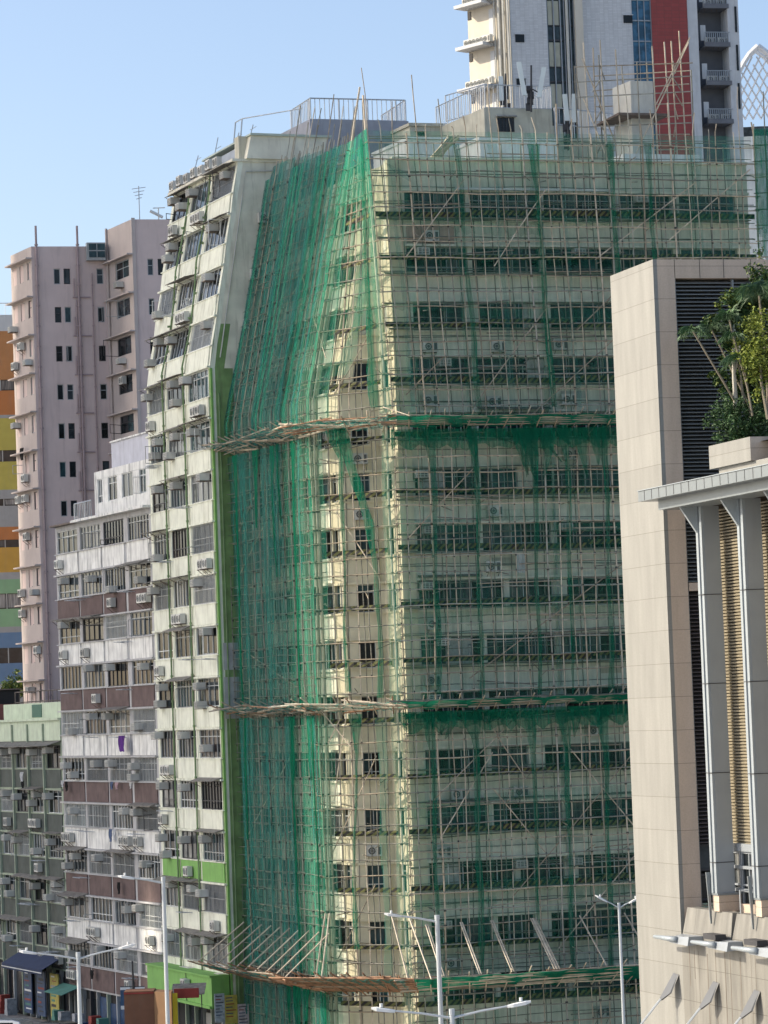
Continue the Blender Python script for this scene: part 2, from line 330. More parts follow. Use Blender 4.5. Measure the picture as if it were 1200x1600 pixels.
def flats(F, parent, sills, wh, bays, wallm, spand, frames=None, ledge=.12, top=None, bottom=None, ac_p=.5, awn_p=.3, rib=None, th=.3, glasses=None, panel=True, skip=None):
    """wall with window openings; sills: z of window bottoms (ascending); spand(i): material of the panel under window i"""
    w = MB(); bottom = bottom if bottom is not None else sills[0]-1.2; top = top if top is not None else sills[-1]+wh+.4
    zprev = bottom
    for i, z in enumerate(sills):
        F.box(w, 0, F.L, zprev, z, -th, 0, wallm)
        if panel:
            for (a, b) in bays: F.box(w, a-.1, b+.1, zprev+.12, z-.06, 0.0, .06, spand(i))
        if ledge:
            F.box(w, 0.0, F.L, z-.06, z, 0, ledge, wallm)
            if i: F.box(w, 0.0, F.L, zprev, zprev+.10, 0, ledge*1.6, wallm)
        us = [0]+[q for ab in bays for q in ab]+[F.L]
        for a, b in zip(us[0::2], us[1::2]):
            if b-a > .02: F.box(w, a, b, z, z+wh, -th, 0, wallm)
        zprev = z+wh
    F.box(w, 0, F.L, zprev, top, -th, 0, wallm)
    for i, z in enumerate(sills):
        for j, (a, b) in enumerate(bays):
            if skip and skip(i, j): 
                F.box(w, a, b, z, z+wh, -th, 0, wallm); continue
            window(F, a, b, z, z+wh, parent, frame=R.choice(frames) if frames else None, glasses=glasses)
            if R.random() < ac_p: ac(F, R.uniform(a+.4, max(a+.41, b-.4)), z+wh-R.uniform(.42, .75), parent)
            if R.random() < ac_p*.3: ac(F, R.uniform(a+.4, max(a+.41, b-.4)), z+R.uniform(-.1, .5), parent)
            if R.random() < ac_p*.35:
                u = R.uniform(a+.5, max(a+.51, b-.5)); ac(F, u, z-.95, parent, 'split', .07)
                if R.random() < .4 and u+.9 < b: ac(F, u+.9, z-.95, parent, 'split', .07)
            if R.random() < awn_p: awning(F, a-.15, b+.15, z+wh+.16, parent, R.uniform(.5, .9), R.uniform(.08, .25))
    part(w, 'wall', parent)
    if rib:
        for u in rib:
            m = MB(); pts = []; zz = bottom
            while zz < top: pts.append(F.p(u, zz, .2)); zz += 2
            pts.append(F.p(u, top, .2)); m.tube(pts, .055, PIPE_G, 6)
            zz = bottom+1
            while zz < top: m.tube([F.p(u, zz, .2), F.p(u, zz+.12, .2)], .085, PIPE_G, 6); zz += 1.45
            part(m, 'drain_pipe', parent)
def pipe(F, u, z0, z1, parent, mat=None, r=.05, n=.12):
    m = MB(); k = max(2, int((z1-z0)/2)); m.tube([F.p(u, z0+(z1-z0)*i/k, n) for i in range(k+1)], r, mat or PIPE_W, 6)
    zz = z0+.5
    while zz < z1: m.tube([F.p(u, zz, n), F.p(u, zz+.1, n)], r*1.6, mat or PIPE_W, 6); zz += 1.5
    return part(m, 'drain_pipe', parent)
#@@SECTIONS@@
# ================================================================== GROUND
g = MB(); g.poly([(-3000, -200, GND), (3000, -200, GND), (3000, 5000, GND), (-3000, 5000, GND)], M('ground_concrete', (.42, .40, .36), .95, .2, .3, (.12, .12, .12), scale=.3)); struct(g, 'ground')

# ================================================================== MAIN BUILDING IN SCAFFOLD
P4 = (kx(634, 1105)*165, 165.0); P3 = walk(P4, (-.6, .8), 608, 1105); P2 = walk(P3, (-1, .03), 550, 1105)
P1 = walk(P2, (-.6, .8), 527, 1105); P0 = walk(P1, TAN(23), 403, 1118); P5 = walk(P4, (.956, .294), 1165, 240)
def sh(z): return max(0.0, z-34.2)*.212
def sL(z): return (sh(z)*.92, sh(z)*.39)
def sC(z): return (sh(z)*.27, sh(z)*.1)
FL = Fac(P0, P1, sL, sL); FA = Fac(P1, P2, sL, sL); FC = Fac(P2, P3, sL, sC); FB = Fac(P3, P4, sC, None); FR = Fac(P4, P5)
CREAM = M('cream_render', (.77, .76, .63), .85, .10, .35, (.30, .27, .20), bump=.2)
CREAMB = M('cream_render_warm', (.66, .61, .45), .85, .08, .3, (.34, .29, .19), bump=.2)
SILLS = [20.26+2.9*i for i in range(-6, 9)]
bld = thing('scaffolded_building', 'tall cream corner apartment block wrapped in green netting and bamboo scaffolding', 'building', (P4[0], P4[1], 0))
core = MB(); back = [(P5[0]+.294*-1*0-4.0, P5[1]+16.0), (P0[0]+14, P0[1]+7)]
def ring(z, n=-.4): return [tuple(F.p(0, z, n).xy) for F in (FL, FA, FC, FB, FR)]+[tuple(FR.p(FR.L, z, n).xy)]+back
DK = M('dark_interior', (.03, .03, .03), .9)
core.prism(ring(0), GND, 34.2, CREAM); core.prism(ring(34.2), 34.2, 46.2, CREAM, top=ring(46.2)); part(core, 'wall', bld)
wl = MB()
def mainface(F, bays_of, wh, th=.35, zb=0, ztop=46.6, mat=CREAM, parent=bld, ledge=True, glasses=None, frames=None, led=.16, wname='window'):
    w = MB(); zp = zb
    for i, z in enumerate(SILLS):
        bays = bays_of(i); h = wh(i)
        # sloping part of the facade: every storey in two lifts so that the wall follows the setback
        F.box(w, 0, F.L, zp, z, -th, 0, mat)
        us = [0]+[q for ab in bays for q in ab]+[F.L]
        for a, b in zip(us[0::2], us[1::2]):
            if b-a > .02: F.box(w, a, b, z, z+h, -th, 0, mat)
        if ledge and bays:
            F.box(w, 0.02, F.L-.02, z+h, z+h+.12, 0, led*2.2, mat); F.box(w, 0.02, F.L-.02, z-.1, z, 0, led, mat)
        for a, b in bays: window(F, a, b, z, z+h, parent, frame=R.choice(frames or [ALU, ALU, WHITE]), grille=False, glasses=glasses, rec=.2, name=wname)
        zp = z+h
    F.box(w, 0, F.L, zp, ztop, -th, 0, mat)
    part(w, 'wall', parent)
RBAYS = [(.95, 4.3), (4.55, 8.35), (8.65, 12.55), (12.9, 15.9), (16.35, 19.6)]
def rb(i):
    if i >= 13:
        return RBAYS
    j = RBAYS[:3]
    if i == 12: j = [(1.2, 4.0), (4.8, 7.6), (8.8, 12.4)]
    if i in (1, 4, 9): j = [(.95, 4.3), (4.55, 6.6), (7.5, 12.55)]
    if i in (2, 7): j = [(.95, 5.6), (5.9, 8.35), (9.1, 12.55)]
    return j+[(13.1, 15.6)] if i % 2 == 0 else j
mainface(FR, rb, lambda i: 1.5, glasses=(0, 2, 2, 6, 1, 3), led=.12)
mainface(FC, lambda i: [(.45, 1.35)] if i < 12 else ([(.4, 1.0)] if i < 13 else []), lambda i: 1.45, mat=CREAMB, glasses=(0, 2), led=.08, wname='casement_window')
mainface(FA, lambda i: [(.15, .6)], lambda i: 1.45, mat=CREAMB, glasses=(0, 2), led=.05, wname='narrow_window')
mainface(FB, lambda i: [(.35, .95)] if i < 13 else [], lambda i: 1.45, mat=CREAMB, glasses=(0, 2), led=.05, wname='narrow_window')
mainface(FL, lambda i: [(.3, 2.0), (2.7, 7.0), (7.7, 12.5)][:3] if i % 4 else [(.3, 2.0), (2.7, 12.5)], lambda i: 1.5, glasses=(0, 2, 6, 3), led=.16)
# projecting corner pier that catches the sun, with its drain pipes
m = MB()
for a, b in ((0, 35), (35, 46.6)): FR.box(m, .0, .75, a, b, 0.0, .30, CREAMB)
part(m, 'pier', bld)
m = MB()
for i, z in enumerate(SILLS[:13]): FR.box(m, .75, FR.L, z+1.5+.12, z+1.5+.7, 0, .07, CREAM)
part(m, 'fascia', bld)
for u in (8.5, 12.75, 16.1): pipe(FR, u, 0, 45, bld, r=.06, n=.16)
for z in SILLS[2:12:2]:
    m = MB(); FC.box(m, 1.55, 1.7, z-1.3, z+1.5, 0, .12, CREAMB); part(m, 'pilaster', bld)
for i, z in enumerate(SILLS):
    for u in (2.0, 5.5, 9.6, 13.6):
        if R.random() < .42: ac(FR, u+R.uniform(-.6, .6), z-R.choice([1.05, 1.15]), bld, 'split', .03)
        if R.random() < .22: ac(FR, u+R.uniform(-.9, .9), z+1.0, bld, 'window', .0)
    if R.random() < .35 and i < 11: ac(FC, .9, z-1.0, bld, 'split', .03)
# repairs and odd finishes that break up the storeys
for u0, u1, i, c in ((1.0, 3.6, 14, (.50, .38, .32)), (9.2, 10.6, 11, (.52, .52, .47)), (5.0, 6.1, 8, (.50, .50, .42)), (2.0, 3.1, 5, (.55, .53, .46)), (8.0, 9.4, 3, (.46, .45, .38)), (10.8, 12.0, 6, (.56, .50, .38)), (14.2, 16.0, 13, (.58, .56, .5))):
    m = MB(); FR.box(m, u0, u1, SILLS[i]-1.25, SILLS[i]-.3, .001, .03, M('patched_render_%d' % i, c, .9, .15, .4)); part(m, 'plaster_patch', bld)
for u0, u1, i in ((4.5, 8.4, 10), (1.0, 4.2, 3), (8.7, 12.3, 1), (.9, 4.3, 7)): awning(FR, u0, u1, SILLS[i]+1.75, bld, .55, .12)
for i in (2, 5, 6, 9, 11, 12):
    m = MB(); a = R.uniform(1, 10); FR.box(m, a, a+1.4, SILLS[i]+.05, SILLS[i]+1.4, -.14, -.11, M('white_curtain', (.5, .5, .46), .9, .2, .2, scale=8)); part(m, 'curtain', bld)
# parapet and roof edge
m = MB(); FR.box(m, .3, FR.L, 46.6, 46.75, -.4, .18, CREAM); part(m, 'parapet', bld); m = MB(); FR.box(m, 3.6, 12.3, 45.0, 45.12, 0.071, .55, WHITE); part(m, 'canopy', bld)
# roof structures
tR = Vector((.956, .294)); tB = Vector(TAN(23))
def block(parent, name, px0, px1, pyt, pyb, y, dep, mat, cap=None, front=tR, side=tB):
    A = at(px0, pyb, y); B = walk((A.x, A.y), tuple(front), px1, pyb); q = [(A.x, A.y), B, (B[0]+side.x*dep, B[1]+side.y*dep), (A.x+side.x*dep, A.y+side.y*dep)]
    zt = at(px0, pyt, y).z; zb = A.z; mb = MB(); mb.prism(q, zb, zt, mat)
    if cap:
        c = Vector(((q[0][0]+q[2][0])/2, (q[0][1]+q[2][1])/2)); q2 = [tuple(c+(Vector(p)-c)*1.04) for p in q]; mb.prism(q2, zt, zt+.18, cap)
    o = part(mb, name, parent); return Fac(q[0], q[1]), Fac(q[3], q[0]), zb, zt, o
def railing(parent, pts, z, h, r=.03, gap=.35, mat=STEEL, rails=(0, 1.0), name='railing'):
    mb = MB()
    for a, b in zip(pts[:-1], pts[1:]):
        a = Vector((*a, z)); b = Vector((*b, z)); n_ = max(1, int((b-a).length/gap))
        for i in range(n_+1):
            p = a+(b-a)*(i/n_); mb.tube([p, p+Vector((0, 0, h))], r*(1.5 if i % 6 == 0 else .7), mat, 4)
        for q in rails: mb.tube([a+Vector((0, 0, h*q+.02)), b+Vector((0, 0, h*q+.02))], r*1.2, mat, 4)
    return part(mb, name, parent)
LAV = M('grey_lavender_render', (.33, .34, .38), .9, .1, .4, (.2, .2, .22))
ROOFC = M('roof_hut_render', (.52, .51, .42), .9, .14, .6, (.25, .22, .16))
f1, f1s, zb, zt, o = block(bld, 'rooftop_hut', 487, 641, 186, 262, 184, 6, LAV)
railing(bld, [tuple(f1.p(0, 0, -4).xy), tuple(f1.p(.1, 0, -.2).xy), tuple(f1.p(f1.L-.1, 0, -.2).xy), tuple(f1.p(f1.L-.1, 0, -5).xy)], zt, 1.25, .035, .28)
f2, f2s, zb, zt, o = block(bld, 'rooftop_hut', 643, 775, 197, 260, 183, 6, ROOFC, ROOFC)
m = MB(); f2.box(m, .4, .85, zt-.9, zt-.35, -.02, .02, GL[6]); f2.box(m, .25, 1.0, zt-.32, zt-.25, .0, .2, ROOFC); part(m, 'window', bld)
f3, f3s, zb, zt3, o = block(bld, 'rooftop_hut', 760, 866, 168, 262, 178, 7, ROOFC, None)
m = MB(); f3.box(m, .75, 1.75, zt3-1.35, zt3-.55, -.02, .03, GL[6]); f3.box(m, .65, 1.85, zt3-.52, zt3-.44, 0.001, .3, CONC)
for i in range(5): f3.box(m, .85+i*.2, .88+i*.2, zt3-1.35, zt3-.55, .031, .06, DARKF)
part(m, 'window', bld)
railing(bld, [tuple(f3s.p(.2, 0, -.1).xy), tuple(f3.p(.1, 0, -.1).xy), tuple(f3.p(f3.L, 0, -.1).xy), tuple(f3.p(f3.L, 0, -4).xy)], zt3, 1.3, .03, .25)
f4, f4s, zb, zt, o = block(bld, 'rooftop_hut', 640, 742, 219, 270, 174, 5, M('white_render', (.66, .67, .64), .8, .1, .3), WHITE)
f5, f5s, zb, zt, o = block(bld, 'rooftop_hut', 752, 872, 219, 270, 172, 3, M('white_render', (0, 0, 0)), WHITE)
block(bld, 'rooftop_hut', 866, 960, 222, 270, 180, 4, ROOFC, ROOFC)
block(bld, 'rooftop_hut', 975, 1095, 240, 270, 174, 4, M('white_render', (0, 0, 0)), None)
# terrace rails on the roof
railing(bld, [tuple(at(697, 180, 184).xy), tuple(at(758, 150, 181).xy)], at(697, 190, 184).z, 1.5, .03, .35)
railing(bld, [tuple(at(868, 215, 180).xy), tuple(at(905, 215, 181).xy), tuple(at(1000, 215, 184).xy)], at(880, 220, 180).z, 1.9, .03, .3, rails=(0, .5, 1))

# green setback block left of it --------------------------------------------------------
nL = FL.n; G1 = Vector(P0)+nL*2.15; G0 = Vector(walk(tuple(G1), TAN(21.5), 245, 1100))
def gs(z):
    z0 = 37.0
    if z < z0: return (0, 0)
    k_ = (z-z0)/2.87; i = int(k_); fr = k_-i; s_ = i+max(0, min(1, (fr-.42)/.5))
    s_ *= .52; return (s_*.92, s_*.36)
FG = Fac(tuple(G0), tuple(G1), gs, gs)
gb = thing('stepped_building', 'cream apartment block with green side wall and drain pipes, its top floors stepping back', 'building', (G1.x, G1.y, 0))
CREAMW = M('offwhite_green_render', (.76, .78, .66), .85, .1, .55, (.30, .30, .21), dl=.50); GREENP = M('green_paint', (.20, .42, .11), .7, .1, .4, (.12, .20, .08))
GREENF = M('faded_green_paint', (.19, .30, .12), .8, .25, .6, (.12, .15, .09)); GREYR = M('grey_worn_render', (.68, .66, .55), .9, .16, .6, (.28, .26, .20), scale=.9, dl=.54)
gz = [12.88+2.87*i for i in range(-4, 13)]
b_ = [(.35, .5)]; L_ = FG.L
GB = [(.45, L_*.29), (L_*.33, L_*.61), (L_*.66, L_-.35)]
def gsp(i): return GREENP if i in (0, 3) else CREAMW
flats(FG, gb, gz[1:], 1.6, GB, CREAMW, lambda i: GREENP if i in (2,) else CREAMW, bottom=2.0, top=gz[-1]+1.75, ac_p=.75, awn_p=.3, rib=(L_*.31, L_*.635), ledge=.1)
m = MB(); FG.box(m, -.05, L_+.0, 2.2, 3.75, .07, 1.1, GREENP); FG.box(m, -.05, L_, 3.75, 3.85, .05, 1.2, GREENP); FG.box(m, -.05, L_, 2.05, 2.2, .07, 1.25, GREENP); part(m, 'balcony', gb)
for u in (L_*.31, L_*.62): m = MB(); FG.box(m, u-.05, u+.05, 2.2, 3.75, 1.1, 1.16, GREENF); part(m, 'pilaster', gb)
ac(FG, L_*.66, 2.9, gb, 'split', 1.12)
ztG = gz[-1]+1.75
def gsm(z): k_ = max(0, (z-37.4)/2.87)*.52; return (k_*.92, k_*.36)
# flank wall facing the camera
tF = Vector((.93, .37)); 
FF = Fac(tuple(G1), tuple(G1+tF*2.3), gsm, gsm)
m = MB(); FF.box(m, 0, 1.35, GND, 37.4, -.25, 0, GREENF)
FF.box(m, 1.35, 2.3, GND, 37.4, -.25, -.02, GREYR); FF.box(m, 0, .12, GND, 37.4, 0, .06, GREENP)
FF.box(m, 0, .85, 37.4, 39.9, -.25, 0, GREENF); FF.box(m, .85, 3.3, 37.4, 39.9, -.25, 0, GREYR); FF.box(m, 0, 3.3, 39.9, ztG, -.25, 0, GREYR)
part(m, 'flank_wall', gb)
m = MB()
zz = 10
for z, h in ((20.6, 1.5), (17.9, 2.3)): FF.box(m, .24, 1.1, z, z+h, .001, .012, M('patched_plaster', (.42, .43, .43), .9, .2))
part(m, 'plaster_patch', gb)
m = MB(); pts = []
m.tube([FF.p(.45, 2+i*2, .1) for i in range(18)], .045, PIPE_G, 6); m.tube([FF.p(1.42, 2+i*2, .1) for i in range(18)], .04, PIPE_W, 6); part(m, 'drain_pipe', gb)
for z in (39.6, 42.4, 45.6): ac(FF, 2.0+gsm(z)[0]*0, z, gb, 'split', .02)
m = MB(); m.tube([FF.p(.5, 38+i*1.5, .08) for i in range(8)]+[FF.p(2.4, 48.6, .08)], .04, PIPE_W, 5); part(m, 'drain_pipe', gb)
for z in (36.3, 33.4, 30.5, 27.6, 22.0): window(FF, 1.6, 2.2, z, z+1.35, gb, grille=False, nm=1)
# roof slab with lavender upper strip and air conditioners
gback = [tuple((G1+tF*9+Vector(TAN(21))*2).to_tuple()), tuple((G0+tF*9+Vector(TAN(21))*4).to_tuple())]
def gring(z, n=-.26): return [tuple(FG.p(0, z, n).xy), tuple(FG.p(FG.L-.26, z, n).xy)]+gback
m = MB(); m.prism(gring(0), GND, 37, DK)
for i in range(4): 
    za = 37+2.87*i
    m.prism(gring(za+1.2), za, za+1.2, DK); m.prism(gring(za+1.25), za+1.2, za+2.87, DK, top=gring(za+2.8))
part(m, 'wall', gb)
m = MB(); FG.box(m, 0, FG.L+.1, ztG, ztG+.15, -6, .35, GREYR); part(m, 'roof', gb)
m = MB(); FG.box(m, .5, FG.L*.93, ztG+.15, ztG+1.15, -4, -.5, M('blue_grey_render', (.38, .42, .46), .9, .1, .3)); FG.box(m, FG.L*.93, FG.L+.3, ztG+.15, ztG+1.45, -5, -.45, GREYR); FG.box(m, FG.L*.3, FG.L+.45, ztG+1.45, ztG+1.57, -5.2, -.35, M('pale_green_coping', (.42, .48, .42), .8)); part(m, 'rooftop_hut', gb)
# cream wall of the same roof hut that faces the camera
FH = Fac(tuple((G1+Vector(gs(ztG-.1))).to_tuple()), tuple((G1+Vector(gs(ztG-.1))+tF*3.4).to_tuple()))
m = MB(); FH.box(m, .2, 3.4, ztG-1.5, ztG+1.5, -1.0, -.3, M('roof_hut_render', (0, 0, 0))); part(m, 'rooftop_hut', gb)
for i in range(7):
    u = .6+i*FG.L*.115; ac(FG, u, ztG+.2+(.1 if i % 2 else .0), gb, 'split', -.05)
for i in (0, 3, 6, 8):
    m = MB(); u = 1+i*1.25; m.tube([FG.p(u, ztG+.8, -.8), FG.p(u, ztG+2.3+.4*(i % 2), -.8)], .03, STEEL, 5); m.tube([FG.p(u-.5, ztG+2.1, -.8), FG.p(u+.5, ztG+2.1, -.8)], .02, STEEL, 4); part(m, 'antenna', gb)
m = MB(); 
for u in (FG.L*.62, FG.L*.72): m.tube([FG.p(u, ztG+1.5, -1), FG.p(u, ztG+3.1, -1)], .045, STEEL, 5)
m.tube([FG.p(FG.L*.62, ztG+3.1, -1), FG.p(FG.L*.72, ztG+3.1, -1), FG.p(FG.L*1.1, ztG+2.9, -3)], .035, STEEL, 5); part(m, 'antenna', gb)
# ================================================================== BROWN AND WHITE FLATS
G0t = (G0.x, G0.y); M0 = walk(G0t, TAN(24), 95, 1110)
FM = Fac(M0, G0t)
mb_ = thing('banded_building', 'old apartment block with alternating brown and white bands and rows of window air conditioners', 'building', (G0.x, G0.y, 0))
WHB = M('weathered_white_render', (.78, .78, .74), .85, .14, .75, (.27, .27, .27), dl=.48); BRN = M('brown_render', (.14, .10, .095), .85, .2, .4, (.06, .05, .05)); GRYB = M('mauve_grey_render', (.46, .46, .46), .9, .1, .5, (.2, .18, .18))
mz = [11.47+2.88*i for i in range(-3, 8)]
Lm = FM.L; MBAY = [(.3, Lm*.24), (Lm*.27, Lm*.49), (Lm*.52, Lm*.73), (Lm*.77, Lm-.35)]
# from the bottom: storey under each sill
cols = {0: BRN, 1: WHB, 2: BRN, 3: WHB, 4: BRN, 5: WHB, 6: BRN, 7: WHB, 8: BRN, 9: WHB, 10: WHB}
flats(FM, mb_, mz[:-1], 1.45, MBAY, GRYB, lambda i: cols[i], bottom=1.3, top=mz[-2]+1.75, ac_p=.7, awn_p=.3, ledge=.14)
m = MB(); m.prism([tuple(FM.p(0, 0, -.3).xy), tuple(FM.p(Lm, 0, -.3).xy), tuple(FM.p(Lm, 0, -10).xy), tuple(FM.p(0, 0, -10).xy)], GND, mz[-2]+1.6, DK); part(m, 'wall', mb_)
ztm = mz[-2]+1.75
m = MB(); FM.box(m, Lm*.25, Lm, ztm, ztm+.15, -4, .5, WHB); FM.box(m, .0, Lm*.25, ztm, ztm+.1, -4, .4, RUST); part(m, 'roof', mb_)
# penthouse
FPt = Fac(tuple(FM.p(Lm*.28, 0, -1.0).xy), tuple(FM.p(Lm, 0, -1.0).xy))
w = MB(); FPt.box(w, 0, FPt.L, ztm+.15, mz[-1], -.25, 0, WHB)
us = [0, .6, 1.5, 2.6, 4.3, 5.2, 7.2, 8.4, 9.6, 10.6, FPt.L]
for a, b in zip(us[0::2], us[1::2]): FPt.box(w, a, b, mz[-1], mz[-1]+1.5, -.25, 0, WHB)
FPt.box(w, us[-1]-.001 if False else 10.6, FPt.L, mz[-1]+1.5, mz[-1]+1.51, -.25, 0, WHB)
FPt.box(w, 0, FPt.L, mz[-1]+1.51, mz[-1]+2.0, -.25, 0, WHB); part(w, 'wall', mb_)
for a, b in zip(us[1::2], us[2::2]): window(FPt, a, b, mz[-1], mz[-1]+1.5, mb_, frame=WHITE, grille=False)
m = MB(); FPt.box(m, 0, FPt.L, ztm+.15, mz[-1]+1.9, -5, -.3, WHB); FPt.box(m, Lm*.16, FPt.L, mz[-1]+2.0, mz[-1]+3.6, -5, -.2, M('lavender_white_render', (.55, .56, .62), .85, .08, .5, (.3, .3, .33)))
FPt.box(m, Lm*.16, FPt.L, mz[-1]+3.6, mz[-1]+3.7, -5.1, -.1, WHB); part(m, 'rooftop_hut', mb_)
railing(mb_, [tuple(FM.p(Lm*.27, 0, .3).xy), tuple(FM.p(Lm*.45, 0, .3).xy)], ztm+.15, 1.0, .03, .3)
m = MB(); FM.box(m, 0, Lm, GND, 1.3, -.5, -.3, DK); part(m, 'wall', mb_)

# ================================================================== GREEN-GREY FLATS FAR LEFT
D0 = walk(M0, TAN(24), -25, 1110); FD = Fac(D0, M0)
db = thing('grid_building', 'low dark grey flats with pale green grid of columns at the left edge', 'building', (M0[0], M0[1], 0))
PGR = M('pale_green_render', (.36, .42, .32), .85, .12, .5, (.2, .2, .15)); DGR = M('dark_grey_tiles', (.085, .10, .09), .8, .2, .3); PGR2 = M('mint_render', (.58, .66, .50), .85, .1, .4, (.25, .27, .2))
dzs = [15.1+2.87*i for i in range(-4, 1)]; pit = 3.42
db_b = []; u = FD.L-.7-2.9*0
x = FD.L-.2
DB = []
while x-3.2 > 0: DB.append((x-3.05, x-.15)); x -= 3.35
DB = DB[::-1]
flats(FD, db, dzs, 1.5, DB, PGR, lambda i: DGR, bottom=2.2, top=18.2, ac_p=.8, awn_p=.45, ledge=.1, glasses=(0, 6, 1, 3))
m = MB()
for a, b in DB: FD.box(m, a-.22, a-.08, 2.2, 18.0, .061, .22, PGR)
part(m, 'column', db)
m = MB(); FD.box(m, 0, FD.L, 18.2, 18.35, -6, .25, PGR2); FD.box(m, 0, FD.L, 16.9, 18.2, .0, .1, PGR2); FD.box(m, 0, FD.L, 18.35, 19.4, -1.6, -1.4, PGR2); part(m, 'parapet', db); m = MB(); FD.box(m, 0, FD.L, GND, 2.2, -.6, -.4, DK); part(m, 'wall', db)
m = MB(); FD.box(m, 6.5, 8.6, 18.45, 19.3, -1.39, -1.36, M('green_shutter', (.05, .14, .10), .6)); part(m, 'window', db)
for i, (a, b) in enumerate(DB): awning(FD, a-.3, b+.2, 16.85, db, 1.0, .3)
m = MB(); m.prism([tuple(FD.p(0, 0, -.3).xy), tuple(FD.p(FD.L, 0, -.3).xy), tuple(FD.p(FD.L, 0, -8).xy), tuple(FD.p(0, 0, -8).xy)], 0, 18.2, DK); part(m, 'wall', db)
railing(db, [tuple(FD.p(.2, 0, -2.2).xy), tuple(FD.p(FD.L, 0, -2.2).xy)], 19.2, 1.0, .03, .9, mat=RUST, rails=(.3, 1))

# ================================================================== PINK TOWER
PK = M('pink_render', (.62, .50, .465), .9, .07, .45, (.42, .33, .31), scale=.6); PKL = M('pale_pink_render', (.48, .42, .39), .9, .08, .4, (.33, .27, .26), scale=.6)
pb = thing('pink_tower', 'dusty pink residential tower with small dark windows, behind the banded flats', 'building', (-26, 236, 0))
A1 = at(70, 1090, 233); A0 = walk((A1.x, A1.y), TAN(25), 37, 1090); A2 = walk((A1.x, A1.y), (.97, .24), 190, 1090)
A3 = walk(A2, (.42, -.907), 226, 1000); A4 = walk(A3, (.97, .24), 300, 1000)
Q1 = Fac(A0, (A1.x, A1.y)); Q2 = Fac((A1.x, A1.y), A2); Q3 = Fac(A2, A3); Q4 = Fac(A3, A4)
ztp = at(50, 385, 233).z; pz = [at(60, y, 233).z for y in range(435, 1130, 60)][::-1]   # window bottoms near the corner
def plainface(F, sills, wh, bays, mat, zt, parent, th=.3, canopy=None, acp=0, zb=0, frames=None):
    w = MB(); zp = zb
    for z in sills:
        F.box(w, 0, F.L, zp, z, -th, 0, mat)
        us = [0]+[q for ab in bays for q in ab]+[F.L]
        for a, b in zip(us[0::2], us[1::2]): F.box(w, a, b, z, z+wh, -th, 0, mat)
        zp = z+wh
        for a, b in bays:
            window(F, a, b, z, z+wh, parent, frame=R.choice(frames or [ALU, DARKF, DARKF]), nm=1 if b-a < 1 else 2, grille=False, glasses=R.choice([(0, 6), (1, 0), (0, 2)]), rec=.12, transom=R.choice([0, .6]))
            if R.random() < acp: ac(F, (a+b)/2, z+wh*R.choice([.5, -.5]), parent, R.choice(['window', 'split']))
    F.box(w, 0, F.L, zp, zt, -th, 0, mat)
    if canopy:
        for z in sills: F.box(w, 0, F.L+.15, z+wh+.15, z+wh+.25, 0, canopy, mat)
    part(w, 'wall', parent)
l1 = Q1.L
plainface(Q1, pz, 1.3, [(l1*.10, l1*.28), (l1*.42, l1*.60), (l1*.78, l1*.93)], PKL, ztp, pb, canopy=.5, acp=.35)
w1 = Q2.u(83, 430); w2 = Q2.u(98, 430)
def q2u(px): return Q2.u(px, 430)
pz2 = [Q2.z(90, y) for y in (444, 504, 565, 625, 686, 746, 807, 867, 927, 987, 1047)][::-1]
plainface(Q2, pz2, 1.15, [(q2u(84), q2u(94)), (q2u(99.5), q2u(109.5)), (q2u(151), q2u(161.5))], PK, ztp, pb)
l3 = Q3.L
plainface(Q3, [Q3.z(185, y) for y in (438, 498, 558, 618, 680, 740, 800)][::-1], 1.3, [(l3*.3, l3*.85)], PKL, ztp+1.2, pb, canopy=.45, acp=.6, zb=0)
pz4 = [Q4.z(235, y) for y in (430, 492, 553, 614, 675)][::-1]
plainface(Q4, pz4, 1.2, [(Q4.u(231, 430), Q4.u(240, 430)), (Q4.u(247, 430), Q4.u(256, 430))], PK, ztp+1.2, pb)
m = MB(); m.prism([A0, (A1.x, A1.y+.3), (A2[0], A2[1]+.3), (A3[0]+.2, A3[1]+.3), (A4[0], A4[1]+.3), (A4[0]+4, A4[1]+14), (A0[0]+3, A0[1]+10)], 0, ztp-.3, PK); part(m, 'wall', pb)
for z in (0,):
    m = MB(); Q3.box(m, 0, .12, 0, ztp+1.3, 0.001, .15, PKL); Q4.box(m, 0, .25, 0, ztp+1.3, 0.001, .1, PKL); part(m, 'pilaster', pb)
for px, top in ((57.5, ztp+1.5), (122, ztp+1.5)):
    u = q2u(px-(0)); pipe(Q2, u, 15, top, pb, M('pink_pipe', (.36, .28, .28), .7), .09, .15)
pipe(Q2, q2u(143), 15, ztp-2, pb, M('pink_pipe', (0, 0, 0)), .05); pipe(Q2, q2u(118), 15, ztp-4, pb, M('pink_pipe', (0, 0, 0)), .05); pipe(Q3, l3*.05, 15, ztp-.5, pb, PKL, .07)
for z in pz2:
    m = MB(); m.tube([Q2.p(q2u(112), z-1, .12), Q2.p(q2u(140), z-1, .12)], .05, M('pink_pipe', (0, 0, 0)), 5); m.tube([Q2.p(q2u(115), z-1, .12), Q2.p(q2u(115), z+.4, .12)], .05, M('pink_pipe', (0, 0, 0)), 5); part(m, 'drain_pipe', pb)
m = MB(); Q2.box(m, q2u(135), q2u(164), ztp-1.1, ztp+.2, .02, .6, ALU); Q2.box(m, q2u(137), q2u(163), ztp-.9, ztp+.1, .61, .64, GL[2])
for q in (0, .5): Q2.box(m, q2u(137+13*q*2), q2u(138+13*q*2), ztp-.95, ztp+.15, .645, .68, ALU)
Q2.box(m, q2u(136), q2u(164), ztp-.45, ztp-.38, .645, .68, ALU); part(m, 'window', pb)
